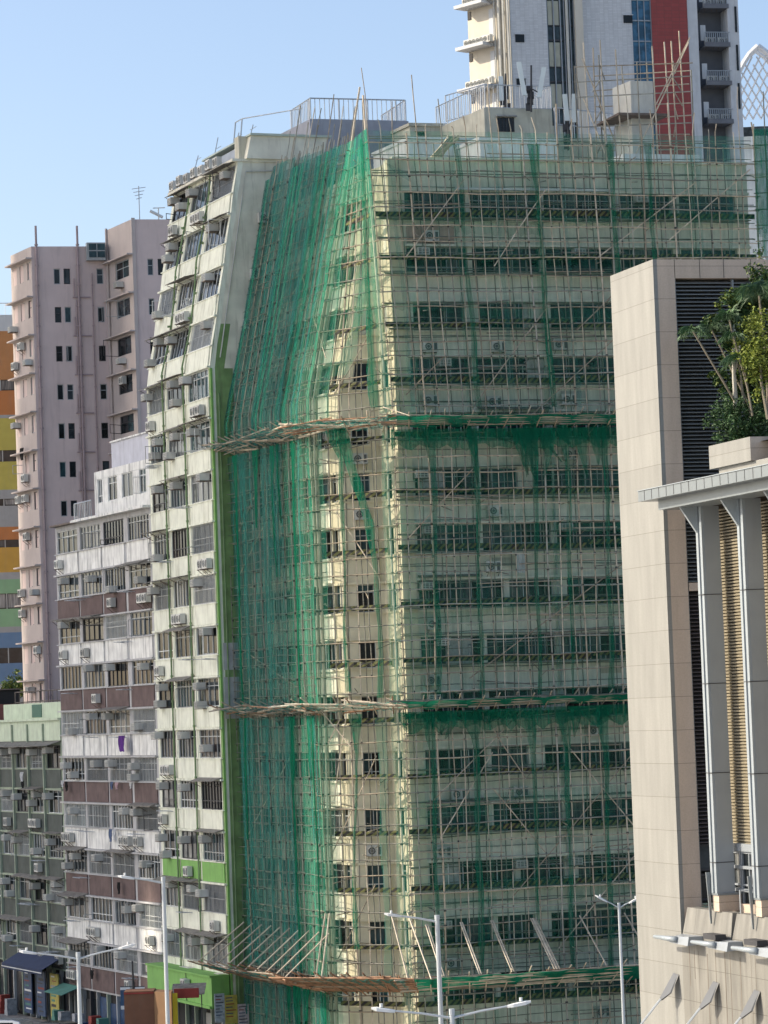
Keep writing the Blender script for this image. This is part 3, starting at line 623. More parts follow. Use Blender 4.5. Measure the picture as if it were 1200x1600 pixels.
m = MB(); p0 = Q4.p(.8, ztp+1.2, -1); m.tube([p0, p0+Vector((0, 0, 2.6))], .04, STEEL, 5)
for k_ in range(4): m.tube([p0+Vector((-.5+.1*k_, 0, 2.4-.25*k_)), p0+Vector((.5-.1*k_, 0, 2.5-.25*k_))], .025, STEEL, 4)
part(m, 'antenna', pb)
m = MB(); p0 = Q4.p(2.2, ztp+1.2, -1); m.tube([p0, p0+Vector((0, 0, 1.0))], .05, WHITE, 5); m.tube([p0+Vector((-.6, 0, .8)), p0+Vector((.3, 0, .3))], .12, WHITE, 6); m.tube([p0+Vector((-.4, 0, 1.0)), p0+Vector((.5, 0, 1.0))], .04, WHITE, 5); part(m, 'antenna', pb)

# ================================================================== COLOUR-BANDED TOWER AT THE LEFT EDGE
cb = thing('striped_tower', 'tower with orange, yellow, grey, green and blue horizontal bands at the left edge', 'building', (-35, 262, 0))
CA = at(-60, 800, 262); CBp = (CA.x+16, CA.y+3); FCb = Fac((CA.x, CA.y), CBp)
def cc(n, c): return M('band_'+n, c, .8, .06, .2, (.2, .2, .2))
bands = [(492, 517, 'pale_grey', (.5, .52, .52)), (517, 593, 'orange', (.42, .20, .08)), (593, 610, None, 0), (610, 648, 'rust_orange', (.42, .17, .06)), (648, 653, 'mid_grey', (.3, .31, .31)), (653, 703, 'yellow', (.42, .37, .09)), (703, 721, None, 0), (721, 765, 'yellow', 0),
         (765, 779, 'mid_grey', 0), (779, 790, None, 0), (790, 823, 'mid_grey', 0), (823, 843, 'rust_orange', 0), (843, 855, None, 0), (855, 894, 'amber', (.46, .28, .06)), (894, 905, 'mid_grey', 0), (905, 927, 'green', (.22, .38, .22)), (927, 951, None, 0), (951, 979, 'green', 0), (979, 988, 'mid_grey', 0), (988, 1012, 'blue', (.12, .20, .32)), (1012, 1036, None, 0), (1036, 1068, 'blue', 0), (1068, 1100, 'mid_grey', 0)]
m = MB()
for y0, y1, nme, c in bands:
    z1, z0 = FCb.z(20, y0), FCb.z(20, y1)
    if nme: FCb.box(m, 0, FCb.L, z0, z1, -.5, 0, cc(nme, c))
    else:
        g_ = MB(); FCb.box(g_, 0, FCb.L, z0, z1, -.5, -.18, GL[0])
        for i in range(14):
            u = FCb.L*i/14; FCb.box(g_, u-.04, u+.04, z0, z1, -.18, -.1, ALU)
            if R.random() < .5: FCb.box(g_, u+.1, u+FCb.L/14-.1, z0+.1, z1-.05, -.17, -.16, R.choice([GL[4], GL[3]]))
        part(g_, 'window', cb)
part(m, 'wall', cb)
m = MB(); m.prism([tuple(FCb.p(0, 0, -.51).xy), tuple(FCb.p(FCb.L, 0, -.51).xy), tuple(FCb.p(FCb.L, 0, -12).xy), tuple(FCb.p(0, 0, -12).xy)], 0, FCb.z(20, 492), cc('pale_grey', 0)); part(m, 'wall', cb)
railing(cb, [tuple(FCb.p(0, 0, -.3).xy), tuple(FCb.p(FCb.L, 0, -.3).xy)], FCb.z(20, 492), 1.0, .03, .5)
# low red-brown hut with a cluttered roof in front of it
rh = thing('brick_hut', 'low red brown rooftop hut in front of the striped tower', 'hut', tuple(at(15, 1130, 225)))
m = MB(); A = at(-30, 1130, 225); B = at(38, 1130, 224); zt = at(15, 1100, 225).z; m.prism([(A.x, A.y), (B.x, B.y), (B.x+1, B.y+6), (A.x+1, A.y+6)], 0, zt, M('red_brown_brick', (.17, .07, .06), .9, .2, .3)); part(m, 'wall', rh)
m = MB(); m.box(((A.x+B.x)/2-1.2, A.y+3, zt+.5), (3.8, 3, 1.0), DK); m.box(((A.x+B.x)/2-1.2, A.y+3, zt+1.05), (4.2, 3.4, .08), RUST); part(m, 'roof', rh)
# ================================================================== BAMBOO SCAFFOLD
nC = Fac(P1, P4).n; nR = FR.n
def mitre(a, b): return (a+b)/(1+a.dot(b))
m1 = mitre(nL, nC); m2 = mitre(nC, nR)
def sK(z): k_ = max(0, z-33); return (-.05*k_, 0)
SL = Fac(P0, P1, sL, sL, None, m1); SCn = Fac(P1, P4, sL, sK, m1, m2); SR = Fac(P4, P5, sK, None, m2, None)
ZT = 48.0
BAM = [M('bamboo_pale', (.52, .45, .35), .6, .25, .3, (.2, .16, .1), rnd=.25, scale=2.5), M('bamboo_tan', (.38, .32, .24), .65, .3, .4, (.14, .11, .08), rnd=.3, scale=2.5), M('bamboo_grey', (.27, .26, .22), .7, .3, .3, (.12, .12, .09), rnd=.3, scale=2)]
BRB = M('bamboo_brown', (.30, .17, .10), .7, .3, .4, (.12, .07, .04), rnd=.2, scale=2.5)
GRB = M('bamboo_weathered_dark', (.14, .15, .12), .7, .3)
KNOT = M('black_lashing', (.04, .04, .04), .8)
sc = thing('bamboo_scaffold', 'bamboo scaffold of lashed uprights and ledgers round the corner block', 'scaffold', (P4[0], P4[1], 0))
LEDZ = []; z = .9
while z < ZT: LEDZ.append(z+R.uniform(-.07, .07)); z += .86
def upright(F, u, n, z1, r, mat, knots, mb=None, lean=0.0, z0=0):
    m_ = mb or MB(); pts = []; z = z0; ph = R.uniform(0, 6); am = R.uniform(.02, .07)
    while z < z1: pts.append(F.p(u+am*math.sin(z*.35+ph)+lean*(z-24)/24+R.uniform(-.015, .015), z, n+.05*math.sin(z*.3+ph*2))); z += 1.72
    pts.append(F.p(u+lean+R.uniform(-.1, .1), z1, n)); m_.tube(pts, r, mat, 5)
    if knots:
        for zl in LEDZ:
            if zl < z1 and R.random() < .85: m_.tube([F.p(u+am*math.sin(zl*.35+ph)+lean*(zl-24)/24, zl-.05, n), F.p(u+am*math.sin(zl*.35+ph)+lean*(zl-24)/24, zl+.06, n)], r*1.55, KNOT, 4)
    if mb is None: return part(m_, 'upright_pole', sc)
# right face: 28 outer standards
k_ = 33
for i in range(k_+1):
    u = SR.L*i/k_+R.uniform(-.12, .12)
    upright(SR, max(0, u), 1.12, ZT+(R.uniform(.5, 3.4) if i % 2 == 0 else R.uniform(-.2, .8)), R.choice([.046, .03, .026, .024]), R.choice(BAM), True, lean=R.uniform(-.12, .12))
for i in range(7): upright(SCn, SCn.L*(i+.5)/7, 1.1, ZT+R.uniform(-1.5, 3.2), R.choice([.045, .03, .028]), R.choice(BAM), True)
for u in (.02, .25, 3.95): upright(SCn, u, 1.15, ZT+R.uniform(1, 3), .055, BAM[0], True)
for i in range(42):
    u = SL.L*i/41+R.uniform(-.1, .1); upright(SL, max(0, u), 1.0 if i % 4 else 1.3, ZT+.6+(R.uniform(0, 2.8) if i % 3 == 0 else 0)+.5*(1-i/41), R.choice([.036, .028, .024]), R.choice(BAM), i % 4 == 0)
inner = MB()
for i in range(22): upright(SR, SR.L*(i+.5)/22, .45, ZT-.5, .03, BAM[2], False, inner)
for i in range(5): upright(SCn, SCn.L*(i+.5)/5, .45, ZT-1, .03, BAM[2], False, inner)
for i in range(16): upright(SL, SL.L*(i+.5)/16, .5, ZT-1.5, .03, BAM[2], False, inner)
o = part(inner, 'upright_pole', sc); o['kind'] = 'stuff'
def ledger(F, z, n, r, mat, mb=None, step=.9, ext=(0, .25)):
    m_ = mb or MB(); pts = []; k = max(3, int(F.L/step)); sl = R.uniform(-.08, .08); ph = R.uniform(0, 6)
    for i in range(k+1): pts.append(F.p(F.L*i/k, z+sl*(i/k-.5)+.035*math.sin(i*.7+ph)+R.uniform(-.02, .02), n))
    if ext[0]: pts.insert(0, F.p(-R.uniform(.5, 1)*ext[0], z+R.uniform(-.1, .1), n))
    if ext[1]: pts.append(F.p(F.L+R.uniform(.3, 1)*ext[1], z+R.uniform(-.06, .06), n))
    m_.tube(pts, r, mat, 4)
    if mb is None: part(m_, 'ledger_pole', sc)
rest = MB()
for i, z in enumerate(LEDZ):
    ledger(SR, z, 1.2, R.choice([.024, .028, .034]), R.choice(BAM[1:]), ext=(.15, .3))
    if i < 43: ledger(SL, z, 1.12, .026, R.choice(BAM[1:]), ext=(.55, .1)) 
    ledger(SCn, z, 1.2, .032, R.choice(BAM[1:]), rest, ext=(.3, .3))
    ledger(SR, z+.38+R.uniform(-.1, .1), .55, .022, BAM[2], rest, ext=(.1, .1))
    ledger(SL, z+.1, 1.4, .018, GRB, rest, ext=(.5, .1))
    if i % 2: ledger(SL, z+.5, 1.38, .018, GRB, rest, ext=(.3, .1))
    if i % 2 == 0: ledger(SR, z+.3, .5, .028, BAM[2], rest); ledger(SL, z+.3, .5, .028, BAM[2], rest)
    for _q in range(R.choice([0, 1, 1, 2])): a = R.uniform(0, 14); b = a+R.uniform(2, 6); rest.tube([SR.p(a, z+R.uniform(.1, .5), 1.0), SR.p(b, z+R.uniform(.1, .5), 1.05)], .03, R.choice(BAM), 4)
# short ties through to the wall and odd loose ends
for i in range(260):
    F = R.choice([SR, SR, SL, SCn]); u = R.uniform(.2, F.L-.2); z = R.choice(LEDZ); a = R.uniform(-.7, .7)
    rest.tube([F.p(u, z, .2), F.p(min(F.L, max(0, u+a)), z+R.uniform(-.4, .4), 1.5)], .025, R.choice(BAM), 4)
o = part(rest, 'ledger_pole', sc); o['kind'] = 'stuff'
def brace(F, u0, z0, u1, z1, n=1.05, r=.032, mat=None):
    m_ = MB(); m_.tube([F.p(u0, z0, n), F.p((u0+u1)/2+R.uniform(-.06, .06), (z0+z1)/2, n+.04), F.p(u1, z1, n)], r, mat or R.choice(BAM[:2]), 5); part(m_, 'diagonal_brace', sc)
def bpx(F, a, b, c, d, **k):
    p = F.uz(a, b); q = F.uz(c, d); brace(F, p[0], p[1], q[0], q[1], **k)
for q in ((640, 845, 740, 735), (735, 1060, 970, 880), (680, 1250, 815, 1110), (760, 1120, 820, 1215), (690, 1310, 770, 1175), (870, 1480, 990, 1330), (640, 620, 700, 560), (820, 660, 960, 530), (740, 640, 860, 480),
          (650, 405, 740, 285), (780, 420, 860, 300), (880, 1160, 985, 1290), (800, 1400, 980, 1180), (930, 410, 1080, 290), (1040, 380, 1160, 270), (900, 520, 960, 460), (850, 1330, 770, 1230), (900, 700, 965, 620)):
    bpx(SR, *q)
for q in ((545, 800, 600, 900), (540, 1340, 600, 1180), (550, 1500, 600, 1380), (540, 620, 590, 520), (560, 1120, 545, 1250)): bpx(SCn, *q, r=.03)
for q in ((380, 620, 500, 330), (400, 900, 470, 760), (390, 1350, 480, 1180), (380, 480, 440, 620), (400, 1010, 500, 1080), (460, 700, 400, 830), (450, 420, 520, 560)): bpx(SL, *q, r=.03, n=1.02)
# striped toe boards, one run of board per storey and bay
TOE = stripemat('toe_board_stripes', (.15, .155, .045), (.012, .013, .012), (.956*1.0, .294*1.0, -1.0), .34, .5)
for i, z in enumerate(SILLS+[46.1]):
    if i >= len(SILLS): break
    zb = z+.12
    k = [0, 5.0, 10.2, 15.0, SR.L]
    if i == 13: zb += .6
    for a, b in zip(k[:-1], k[1:]):
        if a > 13 and i < 12: continue
        m_ = MB(); dz = R.uniform(-.1, .1)+a*.004; SR.box(m_, a+.05, b-.02, zb+dz, zb+dz+.26, .85, .88, TOE); part(m_, 'toe_board', sc)
        m_ = None
    m_ = MB(); SCn.box(m_, .35, SCn.L-.5, zb-.05, zb+.2, .85, .88, TOE); part(m_, 'toe_board', sc)
# working platforms: thin boards behind the toe boards
m_ = MB()
for i, z in enumerate(SILLS):
    for q in range(3): SR.box(m_, .2, SR.L-.2, z+.02, z+.06, .3+q*.2, .44+q*.2, BAM[2])
part(m_, 'platform', sc)

# ================================================================== GREEN SAFETY NETS
NETL = netmat('net_green_dense', (.06, .28, .245), .22, .55, .45); NETR = netmat('net_green_thin', (.05, .33, .22), .185, .5); NETX = netmat('net_green_bunched', (.012, .19, .11), .55, .45, .5); NETP = netmat('net_green_pale', (.06, .40, .27), .20, .6)
def netthing(label, P): return thing('safety_net', label, 'safety net', tuple(P), 'green safety nets hung on the scaffold')
def sheet(F, u0, u1, z0, z1, n, mat, parent, amp=.08, du=.16, dz=.8, rag=0.0, name='net_sheet', drift=0.0):
    mb = MB(); cu = max(2, int((u1-u0)/du)); cz = max(2, int((z1-z0)/dz)); ph = [R.uniform(0, 6.3) for _ in range(6)]; rg = [R.uniform(0, rag) for _ in range(cu+1)]
    rows = []
    for j in range(cz+1):
        f = j/cz; row = []
        for i in range(cu+1):
            u = u0+(u1-u0)*i/cu; z = z1-(z1-z0)*f
            if j == cz: z -= rg[i]
            d = amp*(math.sin(u*5.1+ph[0]+.25*math.sin(z*.5+ph[3]))*.5+math.sin(u*11+ph[1]+z*.12)*.35+math.sin(u*1.7+ph[2]+z*.4)*.5)+amp*.4*math.sin(z*1.83+u+ph[4])
            row.append(F.p(u+.05*math.sin(z*.6+ph[5]+u)+drift*f, z, n+d))
        rows.append(row)
    mb.grid(rows, mat); return part(mb, name, parent, smooth=True)
def streamer(F, path, mat, parent, n=1.34, name='net_streamer'):
    """bunched net: path of (u, z, width)"""
    mb = MB(); rows = []; ph = R.uniform(0, 6)
    P = []
    for (u0, z0, w0), (u1, z1, w1) in zip(path[:-1], path[1:]):
        k = max(2, int(abs(z1-z0)/.6))
        for i in range(k): f = i/k; P.append((u0+(u1-u0)*f, z0+(z1-z0)*f, w0+(w1-w0)*f))
    P.append(path[-1])
    for u, z, w in P:
        u += .05*math.sin(z*.9+ph)+R.uniform(-.02, .02); w *= R.uniform(.75, 1.25)
        rows.append([F.p(u-w/2, z, n), F.p(u-w/4, z, n+.06), F.p(u, z, n-.03), F.p(u+w/4, z, n+.06), F.p(u+w/2, z, n)])
    mb.grid(rows, mat); return part(mb, name, parent, smooth=True)
def spx(F, pts, mat, parent, n=1.34): 
    return streamer(F, [(*F.uz(a, b), w) for a, b, w in pts], mat, parent, n)
Z1, Z2, Z3 = 32.6, 18.1, 4.2        # catch fan levels
tiers = [(Z1+.3, ZT, 'topmost'), (Z2+.2, Z1-.2, 'upper middle'), (Z3+.4, Z2-.2, 'lower middle'), (0.2, Z3-.3, 'lowest')]
desc = {'topmost': 'above the highest catch fan', 'upper middle': 'between the two upper catch fans', 'lower middle': 'above the big street catch fan', 'lowest': 'below the big street catch fan'}
for z0, z1, nm in tiers:
    # left face
    t_ = netthing(f'dense dark green net on the left face {desc[nm]}', SL.p(0, z0))
    zt_ = z1 if nm != 'topmost' else None
    k = 6
    for i in range(k):
        a = SL.L*i/k-.1; b = SL.L*(i+1)/k+.25
        top_ = z1 if nm != 'topmost' else ZT+.9-.9*(i+.5)/k
        sheet(SL, a, b, z0, top_, 1.22+.07*(i % 2), NETL if i < 4 else NETP, t_, .10, rag=.3)
    sheet(SL, -.1, SL.L*.72, z0, z1 if nm != 'topmost' else ZT+.3, .95, NETL, t_, .06, du=.3)
    for i in range(13):
        u = R.uniform(.3, SL.L-.2); w = R.uniform(.12, .45)
        if nm == 'topmost': streamer(SL, [(u, z1, w), (u+R.uniform(-.3, .3), (z0+z1)/2, w*.6), (u+R.uniform(-.6, .3), z0, w*R.uniform(.4, 1.3))], NETL if i % 2 else NETP, t_, 1.40)
        else:
            ln = R.choice([1, 1, .3, .25, .5]); streamer(SL, [(u, z1, w*R.uniform(1.5, 3)), (u+R.uniform(-.2, .2), z1-2.2, w*.8), (u+R.uniform(-.3, .3), z1-(z1-z0)*ln, w*.5)], NETX if i % 3 == 0 else NETL, t_, 1.42)
    # corner, mostly bare: only a strip at each edge
    t_ = netthing(f'pale green net strip at the building corner {desc[nm]}', SCn.p(2, z0))
    sheet(SCn, -.05, .75 if nm != 'topmost' else 1.2, z0, z1-(.4 if nm == 'topmost' else 0), 1.30, NETP, t_, .06, du=.1)
    sheet(SCn, SCn.L-.55, SCn.L+.02, z0, z1, 1.30, NETP, t_, .05, du=.1)
    if nm == 'topmost': sheet(SCn, .6, SCn.L-.4, 38, z1-.4, .8, NETR, t_, .08, rag=.3)
    if nm == 'topmost':
        sheet(SCn, .3, SCn.L, 44.5, z1, 1.33, NETR, t_, .08); spx(SCn, [(573, 222, .5), (580, 300, .35), (585, 400, .3), (590, 520, .4), (598, 640, .5)], NETX, t_)
        spx(SCn, [(545, 590, 1.1), (560, 560, .9), (575, 480, .5), (583, 400, .2)], NETR, t_)
    if nm == 'upper middle':
        spx(SCn, [(553, 662, .7), (570, 740, .5), (590, 820, .4), (602, 900, .25), (605, 1000, .2), (608, 1090, .3)], NETX, t_)
        spx(SCn, [(545, 668, 1.2), (556, 720, .3), (560, 900, .1), (566, 1080, .25)], NETX, t_)
    if nm == 'lower middle':
        spx(SCn, [(608, 1120, .7), (612, 1250, .35), (616, 1400, .3), (622, 1520, .45)], NETP, t_); spx(SCn, [(575, 1115, .6), (580, 1180, .15), (575, 1300, .12), (580, 1480, .25)], NETX, t_)
    # right face
    t_ = netthing(f'thin green net across the wide right face {desc[nm]}', SR.p(8, z0))
    cuts = [0, 4.2, 8.4, 12.6, 16.8, SR.L]
    for a, b in zip(cuts[:-1], cuts[1:]):
        zc_ = z1; first = True
        while zc_ > z0+.1:
            zn = max(z0, zc_-R.uniform(4.2, 5.4)); zn = z0 if zn-z0 < 1.2 else zn
            sheet(SR, a-R.uniform(0, .25), min(SR.L, b+R.uniform(.1, .4)), zn, min(z1, zc_+(0 if first else R.uniform(.2, .6))), .93+R.uniform(-.05, .06), NETR, t_, .07, du=.2, rag=.25, dz=.6); zc_ = zn; first = False
    if nm == 'topmost':
        for px in (640, 738, 790, 850, 888, 960, 1015, 1085, 1130): spx(SR, [(px-8, 232, R.uniform(.3, .7)), (px-3, 300, .2), (px, 400, R.uniform(.15, .3)), (px+6, 520, R.uniform(.15, .3)), (px+12, 640, R.uniform(.2, .4))], NETX if px in (738, 850, 960, 1015) else NETL, t_)
        spx(SR, [(630, 262, .1), (650, 278, .6), (662, 290, .1)], NETL, t_)
    else:
        yt = {'upper middle': 668, 'lower middle': 1112, 'lowest': 1545}[nm]; ye = {'upper middle': 1085, 'lower middle': 1515, 'lowest': 1600}[nm]
        if nm != 'lowest':
            for px in (680, 745, 832, 882, 940): spx(SR, [(px-6, yt, R.uniform(.6, 1.2)), (px, yt+60, .3), (px+4, yt+(ye-yt)*.5, R.uniform(.12, .28)), (px+10, ye, R.uniform(.1, .35))], NETX, t_)
            for q in range(13):
                u = R.uniform(.2, 12.2); w = R.uniform(.4, 1.1); h = R.uniform(.6, 3.0); z_ = z1; streamer(SR, [(u, z_, w), (u+R.uniform(-.2, .5), z_-h*.5, w*.6), (u+R.uniform(-.2, .9), z_-h, .08)], NETX, t_)
            sheet(SR, 0, SR.L, z1-.7, z1, 1.36, NETX, t_, .12, rag=.5, du=.35, dz=.3)
# return net beyond the far right end of the roof
EN = Fac(tuple(FR.p(FR.L, 0, 1.1).xy), (FR.p(FR.L, 0, 1.1).x+5.0, FR.p(FR.L, 0, 1.1).y-.6))
t_ = netthing('bright teal net hanging at the far right edge of the roofline', EN.p(0, 40))
sheet(EN, 0, 5, 42.6, 48.4, 0, NETL, t_, .25, rag=.3); sheet(EN, 0, 5, 42.8, 48.2, -.4, NETL, t_, .2); sheet(EN, 0, 2.2, 41.6, 48.3, .2, NETX, t_, .2, rag=.6)
m_ = MB()
for i in range(9): m_.tube([EN.p(i*.6, 38, .1), EN.p(i*.6+R.uniform(-.2, .2), 48+R.uniform(0, 2.6), .1)], .035, R.choice(BAM), 5)
for i in range(12): m_.tube([EN.p(-.1, 38+i*.86, .15), EN.p(5.2, 38+i*.86+R.uniform(-.2, .2), .15)], .03, R.choice(BAM), 4)
o = part(m_, 'ledger_pole', sc); o['kind'] = 'stuff'

# ================================================================== CATCH FANS
def fan(label, z0, out, rise, faces, planks=None, struts=None, bottomnet=True, dz0=0.0):
    t_ = thing('catch_fan', label, 'catch fan', tuple(SCn.p(2, z0)), 'bamboo catch fans round the building'); cnt = 0; extra = MB()
    for F, nj, seg, jit, mats in faces:
        for j in range(nj):
            f = (j+.5)/nj; n = 1.25+(out-1.25)*f; u = -.2 if F is SL else -.1
            while u < F.L:
                e = u+seg*R.uniform(.7, 1.3)
                zz = z0+rise*f; a = R.uniform(-jit, jit); b = R.uniform(-jit, jit)
                tgt = MB() if cnt < 88 else extra
                tgt.tube([F.p(max(-.8, u-.4), zz+a, n+b), F.p(min(F.L+.3, e), zz-a+R.uniform(-.03, .03), n-b)], R.choice([.04, .05, .033]), R.choice(mats), 5); cnt += 1
                if tgt is not extra: part(tgt, 'fan_pole', t_)
                u = e
        for i in range(int(F.L/.95)+1):
            u = .95*i+R.uniform(-.15, .15); sk = R.uniform(.2, .6)*(1 if F is not SL else -1)
            extra.tube([F.p(min(F.L, max(0, u)), z0-.25, .9), F.p(u+sk, z0+rise+R.uniform(.1, .35), out+R.uniform(.1, .4))], .036, R.choice(mats), 5)
        if bottomnet:
            mb = MB(); rows = []
            for f in (0, .5, 1):
                rows.append([F.p(F.L*i/30, z0+rise*f-.06+.05*math.sin(i*2.1+f), 1.0+(out-1.0)*f) for i in range(31)])
            mb.grid(rows, NETX if F is SR else NETL); part(mb, 'net_sheet', t_)
    o = part(extra, 'fan_pole', t_); o['kind'] = 'stuff'
    return t_
fan('highest catch fan, a grey brown bundle of bamboo halfway up the net', Z1, 2.5, .45, [(SL, 8, 4.5, .22, BAM[1:]+[BAM[1]]), (SCn, 7, 2.5, .22, BAM[:2]+[BRB]), (SR, 5, 5, .07, BAM[1:])])
fan('middle catch fan, a level bundle of bamboo in line with the street lamps below', Z2, 2.5, .40, [(SL, 9, 4.5, .2, BAM[1:]+[BRB]), (SCn, 7, 2.5, .2, BAM[:2]+[BRB]), (SR, 5, 5, .07, BAM[1:])])
tf = fan('lowest and widest catch fan with brown bamboo deck and pale struts above the street', Z3-.5, 4.1, .95, [(SL, 14, 5, .12, [BRB, BRB, BAM[1]]), (SCn, 20, 4, .03, [BRB]), (SR, 9, 5, .10, BAM[:2]+[BAM[1]])])
for F, us, top in ((SL, [.3+i*1.35 for i in range(10)], 1.9), (SCn, [.1, .3, SCn.L-.9, SCn.L-.1], 2.9), (SR, [.8, 2.6, 4.2, 6.3, 6.45, 8.9, 11.3, 13.4, 15.6], 2.3)):
    for u in us:
        for dd in ((0, .1) if R.random() < .5 and F is SR else (0,)):
            m_ = MB(); m_.tube([F.p(u+dd, Z3+top+.6, 1.35), F.p(u+(1.0 if F is not SL else -.6)+dd, Z3+.45, 3.9)], .04, BAM[0], 5); part(m_, 'strut', tf)
m_ = MB()
for i in range(26): f_ = i/26; m_.tube([SCn.p(R.uniform(-.3, .3), Z3-.45+.8*f_+R.uniform(-.08, .08), 1.2+2.9*f_), SCn.p(SCn.L+R.uniform(-.5, .3), Z3-.45+.95*f_+R.uniform(-.08, .08), 1.2+2.9*f_)], R.choice([.04, .05]), R.choice([BRB, BRB, BAM[1]]), 5)
for i in range(7): u_ = .3+i*.55; m_.tube([SCn.p(u_, Z3-.6, 1.1), SCn.p(u_+.35, Z3+.75, 4.3)], .04, R.choice([BRB, BAM[0]]), 5)
part(m_, 'deck', tf)
for a, b in ((6.9, 8.3), (1.0, 1.8)):
    m_ = MB()
    for i in range(14): m_.tube([SR.p(a, Z3-.4+.9*i/14, 1.3+2.7*i/14), SR.p(b, Z3-.4+.9*i/14, 1.3+2.7*i/14)], .05, BRB, 5)
    part(m_, 'deck', tf)
# long loose poles poking down from the middle fan at the corner
for a in ((535, 1108, 575, 1165), (560, 1120, 548, 1160), (608, 640, 640, 655)):
    p = SCn.uz(a[0], a[1]); q = SCn.uz(a[2], a[3]); m_ = MB(); m_.tube([SCn.p(p[0], p[1], 1.5), SCn.p(q[0], q[1], 1.7)], .03, BAM[0], 5); part(m_, 'diagonal_brace', sc)
# sheaf of spare poles leaning on the roof edge
sp = thing('bamboo_bundle', 'dark sheaf of spare bamboo poles leaning on the roof edge', 'bamboo poles', tuple(SR.p(3, 46.6)))
m_ = MB(); 
for i in range(26):
    a = at(672+R.uniform(-6, 16), 250, 165.8); b = at(700+R.uniform(-2, 18), 214+R.uniform(-3, 3), 165.5); m_.tube([a, b], .04, R.choice(BAM+[BAM[2]]), 5)
part(m_, 'bamboo_pole', sp)['kind'] = 'stuff'
# scaffold round the rooftop lift box
lb = thing('lift_tower', 'white box shaped lift tower wrapped in its own bamboo scaffold on the roof', 'lift tower', tuple(at(995, 240, 176)))
fx, fxs, zb, zt, o = block(lb, 'wall', 987, 1022, 126, 178, 176, 2.2, M('pale_box_render', (.60, .60, .55), .85, .08, .3))
block(lb, 'base_wall', 990, 1024, 182, 262, 176.4, 2.0, M('pale_box_render', (0, 0, 0)))
cx, cy = fx.p(fx.L/2, 0, -1).x, fx.p(0, 0, -1).y
m_ = MB(); m_.box((cx-.2, cy+.2, at(995, 181, 176).z), (3.0, 3.4, .12), RUST, .3); part(m_, 'deck', lb)
for i, (dx, dy, ht) in enumerate([(-1.9, -1.4, 3), (-1.0, -1.6, 2.2), (0, -1.7, 1.2), (1.0, -1.4, 2.4), (1.8, -1.0, 2.8), (-1.9, 1.2, 2.6), (-.6, 1.6, 1.8), (1.0, 1.6, 2), (2.3, 1.0, 3.4), (2.7, -.2, 3.8), (-2.6, .2, 3.3), (-3.3, .3, 1.6), (-2.4, -1.2, 2.5), (3.2, .4, 1.0)]):
    b = Vector((cx+dx, cy+dy, 46)); m_ = MB(); m_.tube([b, b+Vector((R.uniform(-.25, .1), 0, zt-46+ht*.75))], .04, R.choice(BAM), 5); part(m_, 'upright_pole', lb)
zz = 47.2
while zz < zt+1.0:
    for (a, b) in (((-3.4, -1.5), (3.0, -1.0)), ((-2.2, 1.5), (3.2, 1.2)), ((-2.1, -2), (-1.9, 2)), ((2.0, -1.6), (2.6, 2))):
        if R.random() < .85: m_ = MB(); m_.tube([(cx+a[0], cy+a[1], zz+R.uniform(-.05, .1)), (cx+b[0]+R.uniform(-.4, .4), cy+b[1], zz+R.uniform(-.1, .2))], .035, R.choice(BAM), 5); part(m_, 'ledger_pole', lb)
    zz += .86
for a, b in (((-3, -1.2, 51.5), (-1.5, -1.5, 47)), ((-1, -1.6, 46.8), (3.0, -.8, 54.5)), ((-2.9, 0, 54), (-1.2, 0, 49)), ((1.0, -1.5, 51), (3.1, -.6, 54.8))):
    m_ = MB(); m_.tube([(cx+a[0], cy+a[1], a[2]), (cx+b[0], cy+b[1], b[2])], .042, BAM[0], 5); part(m_, 'diagonal_brace', lb)
# ================================================================== BEIGE STONE BUILDING AT THE RIGHT
dP = Vector((.292, -.956)).normalized(); B1 = Vector((kx(981, 1095)*90, 90.0)); B2 = Vector(walk(tuple(B1), tuple(dP), 1049, 1095))
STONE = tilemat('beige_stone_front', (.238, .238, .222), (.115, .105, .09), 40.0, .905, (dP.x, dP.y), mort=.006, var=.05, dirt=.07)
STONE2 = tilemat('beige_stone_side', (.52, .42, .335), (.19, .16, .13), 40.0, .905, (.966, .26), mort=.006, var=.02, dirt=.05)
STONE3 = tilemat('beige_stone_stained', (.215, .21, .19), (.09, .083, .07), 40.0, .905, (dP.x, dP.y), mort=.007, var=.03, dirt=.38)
FP = Fac(tuple(B1), tuple(B1+dP*16)); dE = Vector((.966, .26)).normalized(); FE = Fac(tuple(B2), tuple(B2+dE*9)); LT = (B2-B1).length
bb = thing('stone_building', 'beige stone clad building with louvres and grey metal columns filling the right edge', 'building', (B2.x, B2.y, 0))
ZB = 30.05; ZW = 12.45
m = MB()
q0 = [tuple(B1), tuple(B2), tuple(FE.p(.62, 0).xy), tuple(FE.p(.62, 0, -LT+.1).xy)]
e1 = Fac(tuple(B1), tuple(B2))
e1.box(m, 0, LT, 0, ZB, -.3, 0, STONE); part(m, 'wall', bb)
m = MB(); FE.box(m, 0.0, .62, ZW-.5, ZB-.001, -2.6, -.004, STONE2); FE.box(m, .62, 9, ZB-.52, ZB-.001, -.4, -.004, STONE2); FE.box(m, .1, 9, ZW, ZB-.53, -3.2, -.75, DK); FE.box(m, .3, 9, ZB-.3, ZB-.02, -3.0, -.41, CONC); part(m, 'wall', bb)
